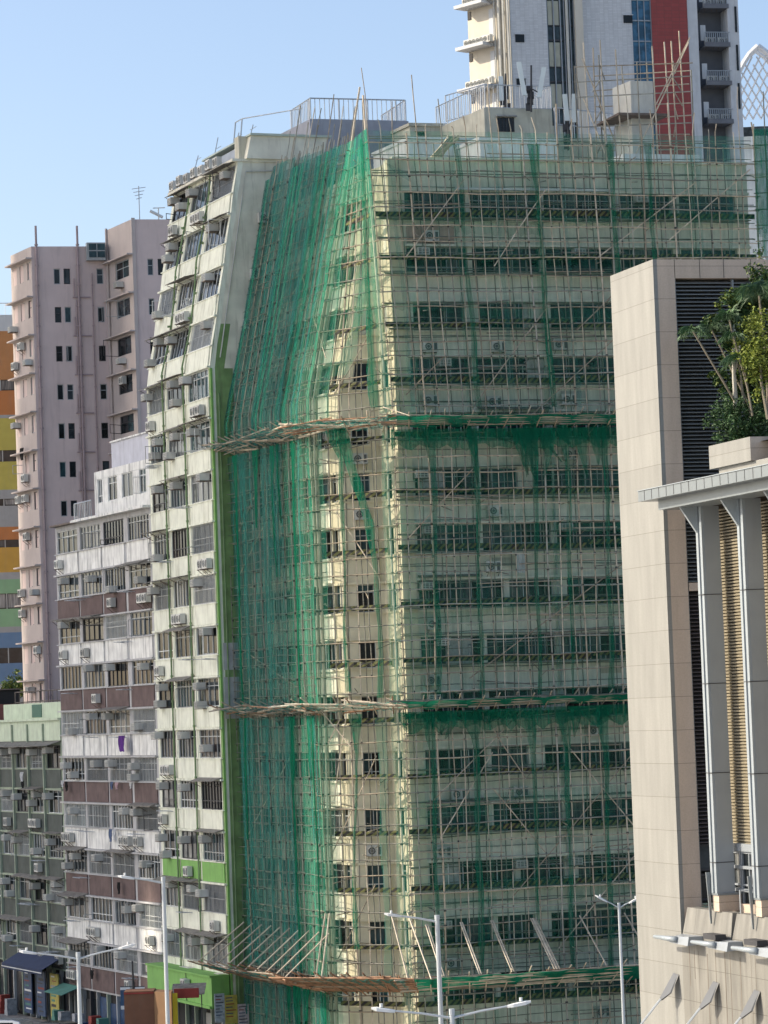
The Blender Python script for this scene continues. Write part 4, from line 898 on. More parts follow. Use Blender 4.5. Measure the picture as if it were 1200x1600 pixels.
# vertical panel joints in the top stone band
m = MB()
for u in (.62, 1.35, 2.05, 2.85): FE.box(m, u, u+.012, ZB-.52, ZB, -.02, .001, DK)
part(m, 'panel_joint', bb)
LOUV = M('louvre_grey_metal', (.20, .21, .21), .45, .1, .2, metal=.3); LOUVT = M('louvre_tan_metal', (.31, .275, .20), .5, .08, .2); LOUVD = M('louvre_dark_metal', (.10, .08, .075), .5, .1)
m = MB(); z = ZB-.6
zm = EYE+(1095-918)*87/5000
while z > zm+.1:
    FE.hexa = None
    a, b = .66, 9.0
    m.hexa([FE.p(a, z-.055, -.10), FE.p(b, z-.055, -.10), FE.p(b, z+.0, -.24), FE.p(a, z+.0, -.24), FE.p(a, z-.035, -.10), FE.p(b, z-.035, -.10), FE.p(b, z+.02, -.24), FE.p(a, z+.02, -.24)], LOUV); z -= .105
FE.box(m, .62, .66, ZW, ZB-.52, -.26, -.06, LOUV); part(m, 'louvre', bb)
m = MB(); FE.box(m, .66, 9, zm-.12, zm+.1, -.5, -.03, STONE2); FE.box(m, 2.3, 2.36, zm+.1, ZB-.55, -.2, -.07, LOUV); part(m, 'beam', bb)
m = MB(); z = zm-.2
zq = 14.1
while z > zq:
    m.hexa([FE.p(.66, z-.05, -.15), FE.p(3, z-.05, -.15), FE.p(3, z, -.28), FE.p(.66, z, -.28), FE.p(.66, z-.03, -.15), FE.p(3, z-.03, -.15), FE.p(3, z+.02, -.28), FE.p(.66, z+.02, -.28)], LOUVD); z -= .105
part(m, 'louvre', bb)
for z in (13.35, 12.55): window(FE, .72, 2.2, z, z+.72, bb, frame=DARKF, nm=2, grille=False, rec=.4, glasses=(0, 1), transom=0)
# lower wall in the plane of the front, with sloping sill blocks
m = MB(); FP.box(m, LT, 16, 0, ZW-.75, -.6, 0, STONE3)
us = [FP.u(x, y) for x, y in ((1064, 1450), (1085, 1440), (1122, 1440), (1140, 1440), (1184, 1450), (1202, 1450))]
FP.box(m, LT, 16, ZW-.75, ZW-.1, -1.4, -.42, STONE3)
part(m, 'wall', bb)
for i in range(6):
    a = us[0]+.10+i*(us[3]-us[0]); b = a+(us[3]-us[0])-.16; m = MB()
    m.hexa([FP.p(a, ZW-.75, 0.002), FP.p(b+.08, ZW-.75, 0.002), FP.p(b+.08, ZW-.75, -.41), FP.p(a, ZW-.75, -.41), FP.p(a+.12, ZW-.02, -.12), FP.p(b, ZW-.02, -.12), FP.p(b, ZW-.02, -.41), FP.p(a+.12, ZW-.02, -.41)], STONE3); part(m, 'sill_block', bb)
STN = M('rain_stain', (.15, .135, .115), .9, .3)
for i in range(22):
    m = MB(); u = LT+.05+R.uniform(0, 9); z1_ = ZW-.8-R.uniform(0, .5); w_ = R.uniform(.015, .06); FP.box(m, u, u+w_, z1_-R.uniform(.5, 3.2), z1_, .001, .003, STN); part(m, 'stain', bb)
# canopy
CANM = M('grey_blue_metal', (.20, .225, .24), .35, .05, .15, metal=.2); CANL = M('pale_blue_metal', (.30, .34, .37), .3, .04, .1, metal=.1); COLG = M('column_grey_metal', (.30, .33, .36), .35, .04, .1, metal=.2)
FO = Fac(tuple(B1+FP.n*.95), tuple(B1+FP.n*.95+dP*16))
uc = FO.u(997, 772); zc = FO.z(997, 768)
m = MB(); FO.box(m, uc, 14, zc-.28, zc, -1.6, 0, CANM); FO.box(m, uc+.0, 14, zc, zc+.02, -1.65, .03, CANL); part(m, 'canopy_fascia', bb)
m = MB(); FO.box(m, uc+.55, 14, zc-.55, zc-.28, -1.3, -.35, CANM)
part(m, 'canopy_beam', bb)
m = MB()
for i in range(16): u = uc+.45+i*.52; FO.box(m, u, u+.015, zc-.27, zc+.0, .001, .008, DARKF)
part(m, 'panel_joint', bb)
# roof garden behind planter above canopy
FPl = Fac(tuple(FP.p(0, 0, -.55).xy), tuple(FP.p(16, 0, -.55).xy))
ua = FPl.u(1108, 715); zpt = FPl.z(1108, 697); uz_ = FPl.u(1172, 690)
m = MB(); FPl.box(m, ua, uz_, zpt-.62, zpt, -.5, 0, STONE); 
FPl.box(m, ua+.35, 16, zc+.03, zpt-.62, -.6, -.12, STONE); FPl.box(m, ua+.4, 16, zc-.3, zc+.0, -3.4, -.7, CONC)
cP = FPl.p(uz_, 0, 0).xy; cQ = cP+dE*4
FPl2 = Fac(tuple(cP), tuple(cQ)); FPl2.box(m, 0, 4, zpt-.62, zpt-.002, -.3, 0, STONE2); part(m, 'planter', bb)
m = MB(); m.poly([FPl.p(ua+.3, zpt-.12, -.3), FPl.p(16, zpt-.12, -.3), FPl.p(16, zpt-.12, -3.3), FPl.p(ua+.3, zpt-.12, -3.3)], M('planter_soil', (.06, .045, .03), .95)); part(m, 'soil', bb)
# tan louvred wall behind the columns with windows beneath
FT = Fac(tuple(FP.p(0, 0, -.75).xy), tuple(FP.p(16, 0, -.75).xy)); ut = FT.u(1117, 1000)
m = MB(); z = zc-.6; zl = FT.z(1150, 1316)
while z > zl:
    m.hexa([FT.p(ut-.6, z-.06, -.02), FT.p(15, z-.06, -.02), FT.p(15, z, -.12), FT.p(ut-.6, z, -.12), FT.p(ut-.6, z-.02, -.0), FT.p(15, z-.02, -.0), FT.p(15, z+.02, -.12), FT.p(ut-.6, z+.02, -.12)], LOUVT); z -= .085
part(m, 'louvre', bb)
m = MB(); FT.box(m, ut-.6, 15, ZW-.1, zc-.3, -.3, -.14, M('dark_brown_backing', (.07, .055, .04), .9)); part(m, 'wall', bb)
m = MB(); FT.box(m, ut-.6, 15, zl-.22, zl-.02, -.12, .08, COLG); FT.box(m, ut-.6, 15, zl-.68, zl-.6, -.12, .06, COLG); FT.box(m, ut-.6, 15, zl-1.28, zl-1.2, -.12, .06, COLG); FT.box(m, ut-.6, 15, ZW-.1, ZW+.16, -.12, .1, STONE2); part(m, 'beam', bb)
for i in range(5):
    a = ut-.4+i*1.55; window(FT, a, a+1.5, zl-1.98, zl-.23, bb, frame=COLG, nm=3, grille=False, rec=.04, glasses=(0, 1, 3), transom=.5)
# columns
cus = [FP.u(1098, 1100)+i*(FP.u(1163, 1100)-FP.u(1098, 1100)) for i in range(4)]
for u in cus:
    c = thing('metal_column', 'x', 'x', (0, 0, 0)); bpy.data.objects.remove(c)
    m = MB(); w = .34
    FP.box(m, u, u+w, ZW+.45, zc-.55, -.55, -.1, COLG); FP.box(m, u-.02, u+w*.35, ZW+.45, zc-.55, -.099, -.02, CANL); FP.box(m, u+w*.55, u+w*.97, ZW+.45, zc-.55, -.099, -.04, CANL)
    for i in range(1, 5): zz = zc-.55-i*2.35; FP.box(m, u-.012, u+w+.012, zz, zz+.02, -.556, -.015, DARKF)
    # flared head bracket
    m.hexa([FP.p(u, zc-1.25, -.02), FP.p(u+.1, zc-1.25, -.02), FP.p(u+.1, zc-1.25, -.06), FP.p(u, zc-1.25, -.06), FP.p(u-.05, zc-.55, .42), FP.p(u+.05, zc-.55, .42), FP.p(u+.1, zc-.55, -.06), FP.p(u, zc-.55, -.06)], CANL)
    # blade foot
    m.hexa([FP.p(u-.06, ZW-.35, .03), FP.p(u-.02, ZW-.35, .03), FP.p(u-.02, ZW-.35, -.01), FP.p(u-.06, ZW-.35, -.01), FP.p(u-.08, ZW+1.0, .10), FP.p(u-.03, ZW+1.0, .10), FP.p(u-.03, ZW+1.0, -.01), FP.p(u-.08, ZW+1.0, -.01)], CANM)
    part(m, 'column', bb)
    m = MB(); FP.box(m, u-.03, u+w+.05, ZW-.02, ZW+.40, -.7, -.06, STONE2); FP.box(m, u-.05, u+w+.07, ZW+.40, ZW+.45, -.72, -.03, CANM); part(m, 'column_base', bb)
# wing shaped wall lights and lance shaped brackets
for i, (a, y) in enumerate(((1052, 1457), (1111, 1465), (1175, 1474), (1240, 1483))):
    u0 = FP.u(a, y); zz = FP.z(a, y); m = MB(); k = 7
    lbl = ['leftmost wing shaped wall light on the stone wall beneath the louvres', 'middle wing shaped wall light below the first column', 'rightmost wing shaped wall light cut by the picture edge', ''][i]
    if i == 3: continue
    l = .86*(FP.u(1106, 1468)-FP.u(1052, 1460))
    w = thing('wall_light', lbl, 'wall light', tuple(FP.p(u0, zz, 0)), 'wing shaped lights along the stone wall')
    m.tube([FP.p(u0, zz-.08, .55), FP.p(u0+l*.68, zz-.08, .5)], .05, CANL, 8, .085); part(m, 'lamp_tube', w, True)
    m = MB(); m.hexa([FP.p(u0+l*.45, zz-.18, .5), FP.p(u0+l, zz-.22, .45), FP.p(u0+l, zz-.2, 0.004), FP.p(u0+l*.3, zz-.12, 0.004), FP.p(u0+l*.5, zz-.02, .45), FP.p(u0+l, zz+.02, .4), FP.p(u0+l, zz+.02, 0.004), FP.p(u0+l*.3, zz-.0, 0.004)], COLG); part(m, 'bracket', w)
    if i: m = MB(); FP.box(m, u0+l*.2, u0+l*.6, zz+.02, zz+.16, .1, .4, DARKF); part(m, 'control_box', w)
for i, (a, y) in enumerate(((1052, 1520), (1114, 1533), (1178, 1546))):
    u0 = FP.u(a, y); zz = FP.z(a, y); D_ = .1
    lbl = ['leftmost grey lance shaped bracket on the stone wall', 'middle grey lance shaped bracket on the stone wall', 'rightmost grey lance shaped bracket on the stone wall'][i]
    w = thing('wall_bracket', lbl, 'bracket', tuple(FP.p(u0, zz, 0)), 'lance shaped brackets on the stone wall')
    m = MB(); q = [(0.05, 0), (.40, -.02), (.42, -.5), (.0, -.72), (-.10, -.66)]
    pf = [FP.p(u0+a_, zz+b_, .02+(-b_)*.55) for a_, b_ in q]; pb_ = [FP.p(u0+a_+.03, zz+b_, -.0+(-b_)*.5) for a_, b_ in q]
    LNC = M('lance_dark_metal', (.12, .125, .13), .45, .05, .2)
    m.poly(pf, LNC); m.poly(pb_[::-1], LNC)
    for k in range(5): m.poly([pf[k], pf[(k+1) % 5], pb_[(k+1) % 5], pb_[k]], LNC)
    part(m, 'blade', w); m = MB()
    for dd in (0, .07): m.tube([FP.p(u0-.03+dd, zz-.68, .4), FP.p(u0-.35+dd, zz-1.6, 1.1)], .018, STEEL, 5)
    part(m, 'rod', w)
del FE.hexa

# ------------------------------------------------------------------ planting on the roof garden
BARK = M('palm_bark', (.25, .22, .17), .9, .25, .4); LF = [M('palm_leaf', (.055, .11, .045), .55, .3, rnd=.2), M('palm_leaf_pale', (.10, .17, .09), .55, .25, rnd=.2)]
BUSH = M('bush_leaf', (.035, .08, .025), .6, .45, scale=2.5); YEL = M('yellow_green_leaf', (.17, .21, .03), .6, .35, scale=3); OLV = M('olive_leaf', (.12, .16, .03), .6, .4, scale=3)
def leafcloud(mb, c, rad, n, size, mats):
    c = Vector(c); cl = [c+Vector((R.gauss(0, .45)*rad[0], R.gauss(0, .45)*rad[1], R.gauss(0, .42)*rad[2])) for _ in range(max(6, n//45))]
    for i in range(n):
        p = R.choice(cl)+Vector((R.gauss(0, .13)*rad[0], R.gauss(0, .13)*rad[1], R.gauss(0, .13)*rad[2]))
        a = Vector((R.gauss(0, 1), R.gauss(0, 1), R.gauss(0, .6))).normalized(); b = a.cross(Vector((R.gauss(0, 1), R.gauss(0, 1), R.gauss(0, 1)))).normalized(); s = size*R.uniform(.6, 1.3)
        mb.poly([p-a*s, p+b*s*.45, p+a*s, p-b*s*.45], R.choice(mats))
def palm(label, base, top, nf, fl, r=.05, up=.5):
    t_ = thing('palm', label, 'palm', tuple(base), 'thin palms in the roof planter'); base = Vector(base); top = Vector(top)
    m_ = MB(); m_.tube([base, base*.6+top*.4+Vector((.06, 0, -.1)), top], r, BARK, 6, r*.7)
    k = 10
    for i in range(1, k): p = base+(top-base)*i/k+Vector((.05, 0, -.06))*math.sin(math.pi*i/k); 
    part(m_, 'trunk', t_)
    for f in range(nf):
        an = 2*math.pi*f/nf+R.uniform(-.3, .3); el = R.uniform(.1, 1.3)*up+.15; L_ = fl*R.uniform(.75, 1.15); d = Vector((math.cos(an)*math.cos(el), math.sin(an)*math.cos(el), math.sin(el)+.25)); pts = []; p = top.copy(); v = d.normalized()*L_/9
        for i in range(10): pts.append(p.copy()); p = p+v; v = v+Vector((0, 0, -L_*.022))
        m_ = MB(); m_.tube(pts, .012, LF[1], 4, .004); side = d.cross(Vector((0, 0, 1))).normalized(); mt_ = R.choice(LF)
        for i in range(1, 10):
            for h in (0, .5):
                if i == 9 and h: continue
                q = pts[i] if not h else pts[i]+(pts[min(9, i+1)]-pts[i])*h; tl = (pts[min(9, i+1)]-pts[i-1]).normalized()
                for s_ in (-1, 1):
                    w = fl*.42*math.sin(math.pi*(i+h+1.2)/11.5)*R.uniform(.7, 1.2); tip = q+side*s_*w*R.uniform(.55, .8)+tl*w*.6+Vector((0, 0, -w*R.uniform(.1, .9)))
                    m_.poly([q-tl*.01, q+(tip-q)*.5+tl*.012+Vector((0, 0, .02)), tip, q+(tip-q)*.5-tl*.018], mt_)
        part(m_, 'frond', t_)
yb = 85.2
def gp(px, py, y=yb): return at(px, py, y)
palm('slim palm leaning far left over the louvres, left end of the planter', gp(1156, 640), gp(1083, 518, 85.0), 11, .62, .035)
palm('palm with a single upright blue green spear leaf', gp(1163, 640), gp(1140, 500, 85.3), 12, .8, .04, 1.0)
palm('curved double stemmed palm between the leaning palm and the spear leaf', gp(1180, 655), gp(1112, 515, 85.4), 11, .7, .035)
palm('short palm with drooping silvery fronds in the middle of the planter', gp(1176, 650, 84.6), gp(1146, 525, 84.4), 10, .55, .035)
palm('tall feathery palm at the picture edge', gp(1200, 640, 84.8), gp(1186, 462, 84.8), 15, 1.05, .045, .8)
palm('palm behind the yellow green tree', gp(1198, 650, 85.6), gp(1172, 500, 85.6), 13, .9, .045, .8)
palm('palm crown filling the top right of the planter', gp(1215, 640, 85.0), gp(1206, 455, 85.0), 14, 1.1, .045, .8)
palm('low palm half hidden between the spear leaf palm and the yellow green tree', gp(1172, 655, 84.9), gp(1160, 560, 84.7), 12, .75, .035)
t_ = thing('small_tree', 'pale trunk rising among the palms with a sparse olive crown', 'tree', tuple(gp(1150, 640)), None)
m_ = MB(); m_.tube([gp(1150, 640), gp(1147, 590), gp(1146, 545)], .07, M('pale_bark', (.45, .43, .38), .9, .2), 7, .045); m_.tube([gp(1147, 590), gp(1156, 540)], .03, MATS['pale_bark'], 5); part(m_, 'trunk', t_)
m_ = MB(); leafcloud(m_, gp(1160, 470, 85.9), (.5, .3, .5), 900, .05, [OLV, BUSH]); leafcloud(m_, gp(1185, 470, 85.9), (.5, .3, .5), 900, .05, [OLV, BUSH]); part(m_, 'crown', t_)
m_ = MB()
for cx_, cy_, rr in ((1128, 590, .3), (1140, 540, .4), (1165, 500, .5), (1170, 560, .55), (1182, 600, .6), (1150, 625, .45), (1160, 600, .45), (1112, 505, .3), (1150, 470, .45), (1188, 440, .6), (1196, 640, .5)): leafcloud(m_, gp(cx_, cy_, 85.6), (rr, .25, rr), int(2600*rr), .055, [BUSH, LF[0], BUSH, OLV])
part(m_, 'crown', t_)
t_ = thing('small_tree', 'yellow green leafy tree at the right edge of the planter', 'tree', tuple(gp(1195, 650, 84.2)), None)
m_ = MB(); m_.tube([gp(1200, 655, 84.2), gp(1190, 600, 84.2), gp(1187, 540, 84.2)], .05, BARK, 6, .03); part(m_, 'trunk', t_)
m_ = MB(); leafcloud(m_, gp(1186, 540, 84.2), (.75, .5, .85), 3200, .05, [YEL, YEL, OLV]); leafcloud(m_, gp(1196, 580, 84.2), (.5, .4, .5), 1000, .05, [YEL, OLV]); part(m_, 'crown', t_)
for i, (px, py, rx, lb_, n) in enumerate(((1136, 655, .55, 'dark green bush at the left end of the planter', 1900), (1160, 668, .6, 'dark green bush second from the left in the planter', 2200), (1188, 662, .6, 'dark green bush at the right edge of the planter', 2200))):
    t_ = thing('bush', lb_, 'bush', tuple(gp(px, 690)), 'bushes in the roof planter'); m_ = MB(); leafcloud(m_, gp(px, py, 84.9), (rx, .5, .62), n, .045, [BUSH, BUSH, LF[0]]); part(m_, 'foliage', t_)
# ================================================================== TOWER BEHIND (grey, red and blue strips)
bt = thing('background_tower', 'tall grey tower with red stripe and blue glass strip rising behind the roof', 'building', tuple(at(800, 240, 240).xy)+(0,))
T1 = at(800, 125, 240); T0 = walk((T1.x, T1.y), TAN(42), 733, 90); T2 = walk((T1.x, T1.y), (.975, .222), 1156, 100)
FT1 = Fac((T1.x, T1.y), T2); FT0 = Fac(T0, (T1.x, T1.y)); tv = FT1.t
TG = tilemat('grey_mosaic', (.56, .57, .58), (.44, .45, .46), .35, .12, (tv.x, tv.y), mort=.012, var=.07); TR = tilemat('red_tile', (.27, .045, .04), (.20, .045, .04), .6, .28, (tv.x, tv.y), mort=.02, var=.08); TL = M('light_grey_panel', (.52, .54, .56), .7, .06, .2); TC = M('cream_side_render', (.58, .54, .46), .85, .05, .1); TDK = M('tower_dark_wall', (.14, .15, .17), .7, .1)
H0, H1 = 30, 92
def tu(px, py=100): return FT1.u(px, py)
m = MB(); FT1.box(m, tu(800), tu(857), H0, H1, -.6, 0, TG); FT1.box(m, tu(912), tu(990), H0, H1, -.6, 0, TG); FT1.box(m, tu(900), tu(912), H0, H1, -.6, .3, TC); part(m, 'wall', bt)
m = MB(); FT1.box(m, tu(1021), tu(1077), H0, H1, -.6, .05, TR); part(m, 'wall', bt, label='dark red tiled strip')
m = MB(); FT1.box(m, tu(1077), tu(1093), H0, H1, -.6, 0, TL); FT1.box(m, tu(1093), tu(1140), H0, H1, -2.2, -1.6, TDK); FT1.box(m, tu(1140), tu(1157), H0, H1, -2, 0, TL); part(m, 'wall', bt)
m = MB(); FT0.box(m, 0, FT0.L, H0, H1, -.6, 0, TC); part(m, 'wall', bt)
m = MB(); m.prism([tuple(FT0.p(.3, 0, -.7).xy), tuple(FT1.p(.3, 0, -.7).xy), tuple(FT1.p(tu(1093), 0, -.7).xy), tuple(FT1.p(tu(1093), 0, -2.3).xy), tuple(FT1.p(FT1.L-.3, 0, -2.3).xy), tuple(FT1.p(FT1.L-.3, 0, -14).xy), tuple(FT0.p(.3, 0, -14).xy)], 0, H1-.2, TL); part(m, 'wall', bt)
BLUG = glass('glass_blue', (.06, .18, .30)); GCUR = glass('glass_curtain_wall', (.05, .08, .09))
m = MB(); FT1.box(m, tu(857), tu(900), H0, H1, -.5, -.25, GCUR)
z = H0
while z < H1:
    FT1.box(m, tu(857), tu(900), z, z+.12, -.25, -.12, DARKF); FT1.box(m, tu(857), tu(900), z+1.15, z+1.22, -.25, -.14, DARKF)
    FT1.box(m, tu(860), tu(867), z+1.25, z+3.1, -.24, -.2, M('blind_beige', (.45, .45, .36), .7)); FT1.box(m, tu(869), tu(877), z+1.25, z+3.1, -.24, -.2, M('blind_beige', (.45, .45, .36))); z += 3.2
for px in (857, 867.5, 878, 884, 893, 899): FT1.box(m, tu(px), tu(px+1.4), H0, H1, -.25, -.05, COLG)
m.tube([FT1.p(tu(888), H0, .1), FT1.p(tu(888), H1, .1)], .12, PIPE_W, 6); part(m, 'curtain_wall', bt)
m = MB(); FT1.box(m, tu(990), tu(1021), H0, H1, -.5, -.2, BLUG); z = H0
while z < H1: FT1.box(m, tu(990), tu(1021), z, z+.1, -.2, -.1, COLG); z += 1.6
for px in (990, 1000, 1010, 1020): FT1.box(m, tu(px), tu(px+1), H0, H1, -.2, -.05, COLG)
part(m, 'curtain_wall', bt)
for px, py in ((812, 60), (814, 129), (981, 30)):
    u, z = FT1.uz(px, py); m = MB(); FT1.box(m, u-.35, u+.35, z-.3, z+.3, .001, .06, GL[6]); FT1.box(m, u-.42, u+.42, z+.3, z+.36, .001, .1, TL); part(m, 'window', bt)
for px, w in ((783, .13), (790, .1), (797, .1), (776, .08)):
    m = MB(); u = FT0.u(px, 60); m.tube([FT0.p(u, H0, .15), FT0.p(u, H1, .15)], w, PIPE_W, 6); part(m, 'drain_pipe', bt)
for y in (10, 76, 142, -56):
    z = FT0.z(745, y); m = MB(); FT0.box(m, -.2, FT0.L*.62, z-.15, z+.1, 0, 1.25, TL); part(m, 'ledge', bt)
    for i in range(6): ac(FT0, .6+i*1.0*(FT0.L*.55/6), z+.1, bt, 'split', .35)
    m = MB(); FT0.box(m, FT0.L*.52, FT0.L*.62, z-2.6, z-.5, .001, .05, TL); part(m, 'window', bt); m = MB(); FT0.box(m, 0.05, .4, z-.9, z-.3, .001, .05, GL[6]); part(m, 'window', bt)
for y in (66, 126, 186, 6):
    z = FT1.z(1118, y); a, b = tu(1103), tu(1142); m = MB(); FT1.box(m, a, b, z-.35, z-.2, -1.6, .1, TDK); FT1.box(m, a, b, z-.2, z+.0, -.0, .1, TDK)
    for i in range(12): FT1.box(m, a+(b-a)*i/12, a+(b-a)*i/12+.05, z+.0, z+.75, 0, .06, COLG)
    FT1.box(m, a, b, z+.75, z+.8, -.02, .08, COLG); part(m, 'ledge', bt)
    for i in range(2): ac(FT1, a+.5+i*1.0, z-.15, bt, 'split', -.5)
    m = MB(); FT1.box(m, tu(1096), tu(1101), z-.4, z+2.0, -1.59, -1.5, GL[1]); part(m, 'window', bt); m = MB(); FT1.box(m, tu(1099), tu(1107), z+.2, z+1.4, -.4, -.35, TL); part(m, 'window', bt)
    m = MB(); FT1.box(m, tu(1151), tu(1154), z+.8, z+2.8, .001, .06, GL[6]); part(m, 'window', bt)
# ================================================================== WHITE ARCHED LATTICE TOP FAR RIGHT
lt = thing('lattice_spire', 'white pointed arch of crossed lattice above a pale round tower at the right edge', 'tower', tuple(at(1190, 240, 300).xy)+(0,))
WS = M('white_steel', (.66, .68, .70), .5, .05, .1); ap = at(1184, 72, 300); ya = 300
def arch(t, s): # t 0 apex.. 1 foot
    return Vector((ap.x+s*(4.4*t**.72)+.25*t, ya, ap.z-7.2*t))
m = MB()
for s in (-1, 1):
    pts = [arch(i/10, s) for i in range(11)]; m.tube(pts, .3, WS, 6); m.tube([p+Vector((0, 2, 0)) for p in pts], .22, WS, 6)
part(m, 'arch', lt)
m = MB()
for i in range(-4, 12):
    for s in (-1, 1):
        a = Vector((ap.x-4.2*s*.9+s*i*.75, ya, ap.z-7)); b = a+Vector((s*3.2, 0, 6.0))
        hw = lambda z: 4.4*((ap.z-z)/7.2)**.72 if z < ap.z else 0
        P = [a+(b-a)*k/8 for k in range(9)]; P = [p for p in P if abs(p.x-ap.x-.15) < hw(p.z)]
        if len(P) > 1: m.tube([P[0], P[-1]], .08, WS, 4)
part(m, 'lattice', lt)
zz = ap.z-7.2; m = MB(); ring_ = [(ap.x+6.5*math.cos(i*math.pi/12), ya+8+6.5*math.sin(i*math.pi/12)) for i in range(24)]; m.prism(ring_, 0, zz-2, WS); ring2 = [(ap.x+7*math.cos(i*math.pi/12), ya+8+7*math.sin(i*math.pi/12)) for i in range(24)]; m.prism(ring2, zz-2, zz-1.2, WS); m.prism(ring_, zz-1.2, zz-.2, GL[1]); m.prism(ring2, zz-4.8, zz-3.6, TL); part(m, 'tower_body', lt)
# ================================================================== ROOFTOP ANTENNAS
def antenna(label, px, py0, py1, y, panels):
    t_ = thing('mobile_antenna', label, 'antenna', tuple(at(px, py1, y)), 'mobile phone antennas on the roof'); a = at(px, py1, y); b = at(px, py0, y)
    m_ = MB(); m_.tube([a, b], .06, DARKF, 6); part(m_, 'mast', t_)
    for dx, dz, h, tilt in panels:
        m_ = MB(); c = b+Vector((dx, -.25, dz)); w = .13; e = c+Vector((tilt, 0, h)); 
        m_.hexa([c+Vector((-w, -.08, 0)), c+Vector((w, -.08, 0)), c+Vector((w, .08, 0)), c+Vector((-w, .08, 0)), e+Vector((-w, -.08, 0)), e+Vector((w, -.08, 0)), e+Vector((w, .08, 0)), e+Vector((-w, .08, 0))], M('antenna_white', (.62, .68, .68), .4, .05)); part(m_, 'panel', t_)
        m_ = MB(); m_.tube([a+(b-a)*.5, c+Vector((0, .05, .3))], .04, DARKF, 5); part(m_, 'arm', t_)
    m_ = MB(); 
    for i in range(4): m_.box(tuple(a+Vector((R.uniform(-.14, .14), .1, .3+i*.33))), (.35, .25, .4), DARKF)
    part(m_, 'radio_unit', t_)
antenna('pair of white panel antennas splayed on a dark mast above the roof hut', 830, 102, 175, 178, [(-.45, -1.75, 1.9, -.25), (.35, -1.9, 1.7, .35)])
antenna('small white panel antenna beside the curtain wall', 888, 165, 235, 178, [(-.1, -.9, 1.5, -.1), (.25, -1.0, 1.6, .1)])
antenna('grey antenna mast by the cream tower wall', 790, 115, 175, 181, [(-.3, -1.6, 1.4, 0)])
for px, y0, y1 in ((623, 150, 186), (44+579, 140, 160)):
    pass
# ================================================================== STREET
m = MB(); m.poly([tuple(FD.p(-30, GND+.12, 4.5)), tuple(FG.p(FG.L+1.5, GND+.12, 4.5)), tuple(FG.p(FG.L+1.5, GND+.12, .2)), tuple(FD.p(-30, GND+.12, .2))], M('pavement_concrete', (.22, .21, .2), .9, .15, .3))
m.poly([tuple(FD.p(-30, GND, 4.5)), tuple(FG.p(FG.L+1.5, GND, 4.5)), tuple(FG.p(FG.L+1.5, GND+.12, 4.5)), tuple(FD.p(-30, GND+.12, 4.5))], MATS['pavement_concrete']); struct(m, 'pavement')
m = MB(); m.poly([tuple(FD.p(-30, GND+.004, 20)), tuple(FG.p(FG.L+60, GND+.004, 20)), tuple(FG.p(FG.L+60, GND+.004, 4.6)), tuple(FD.p(-30, GND+.004, 4.6))], M('road_asphalt', (.05, .05, .05), .9, .2, .2)); struct(m, 'road')
m = MB()
for i in range(24): a = -30+i*4; m.poly([tuple(FM.p(a, GND+.008, 12.1)), tuple(FM.p(a+2, GND+.008, 12.1)), tuple(FM.p(a+2, GND+.008, 11.95)), tuple(FM.p(a, GND+.008, 11.95))], M('road_paint', (.6, .6, .58), .8, .1))
struct(m, 'road_marking')
LAMPM = M('lamp_post_paint', (.46, .50, .53), .45, .05, .1, metal=.2); LAMPH = M('lamp_head_white', (.68, .70, .70), .4, .04)
def lamp(label, px, py, y, arms, r=.12):
    top = at(px, py, y); t_ = thing('street_lamp', label, 'street lamp', (top.x, top.y, 0), 'street lamps along the road')
    b = Vector((top.x, top.y, GND)); m_ = MB(); m_.tube([b, b+(top-b)*.5, top], r*1.25, LAMPM, 10, r*.85); m_.tube([b, b+Vector((0, 0, 1.2))], r*1.9, LAMPM, 10); m_.tube([top-Vector((0, 0, .05)), top+Vector((0, 0, .08))], r*1.0, LAMPM, 10); part(m_, 'post', t_)
    for (ex, ey, dy) in arms:
        e = at(ex, ey, y+dy); s = top-Vector((0, 0, .12)); m_ = MB(); m_.tube([s, s+(e-s)*.5+Vector((0, 0, .02)), e], r*.45, LAMPM, 7, r*.32); part(m_, 'arm', t_)
        d = (e-s).normalized(); m_ = MB(); h0 = e-d*.1; h1 = e
        sd = Vector((0, 1, 0))
        up_ = Vector((0, 0, 1)); rows = [(0, .04, .03), (.13, .08, .04), (.40, .09, .045), (.52, .04, .02)]
        ring0 = None; b0 = len(m_.v)
        for q, w, h in rows:
            c = h0+d*q; m_.v += [tuple(c+sd*w-up_*h), tuple(c+sd*w+up_*h*.6), tuple(c+up_*h), tuple(c-sd*w+up_*h*.6), tuple(c-sd*w-up_*h)]
        mi = m_.mi(LAMPH)
        for k in range(3):
            for q in range(5): m_.f.append((b0+k*5+q, b0+k*5+(q+1) % 5, b0+(k+1)*5+(q+1) % 5, b0+(k+1)*5+q)); m_.m.append(mi)
        m_.f.append(tuple(b0+q for q in range(5))); m_.m.append(mi); m_.f.append(tuple(b0+15+q for q in range(5))); m_.m.append(mi)
        m_.tube([h0+d*.3+up_*.05, h0+d*.3+up_*.13], .035, LAMPH, 8); part(m_, 'lamp_head', t_)
lamp('two armed lamp post in front of the shops at lower left', 122, 1492, 95, [(52, 1489, 0), (190, 1481, 0)], .07)
lamp('tall lamp post with one arm to the left, in front of the green side wall', 255, 1374, 100, [(205, 1372, 0)], .07)
lamp('lamp post with one left arm in front of the scaffold corner', 683, 1434, 95, [(622, 1431, 0)], .08)
lamp('two armed lamp post at bottom centre, only its head in the picture', 706, 1582, 70, [(610, 1579, 0), (800, 1571, 0)], .065)
lamp('slim two armed lamp post beside the stone building', 967, 1414, 122, [(945, 1407, 0), (986, 1409, 0)], .06)
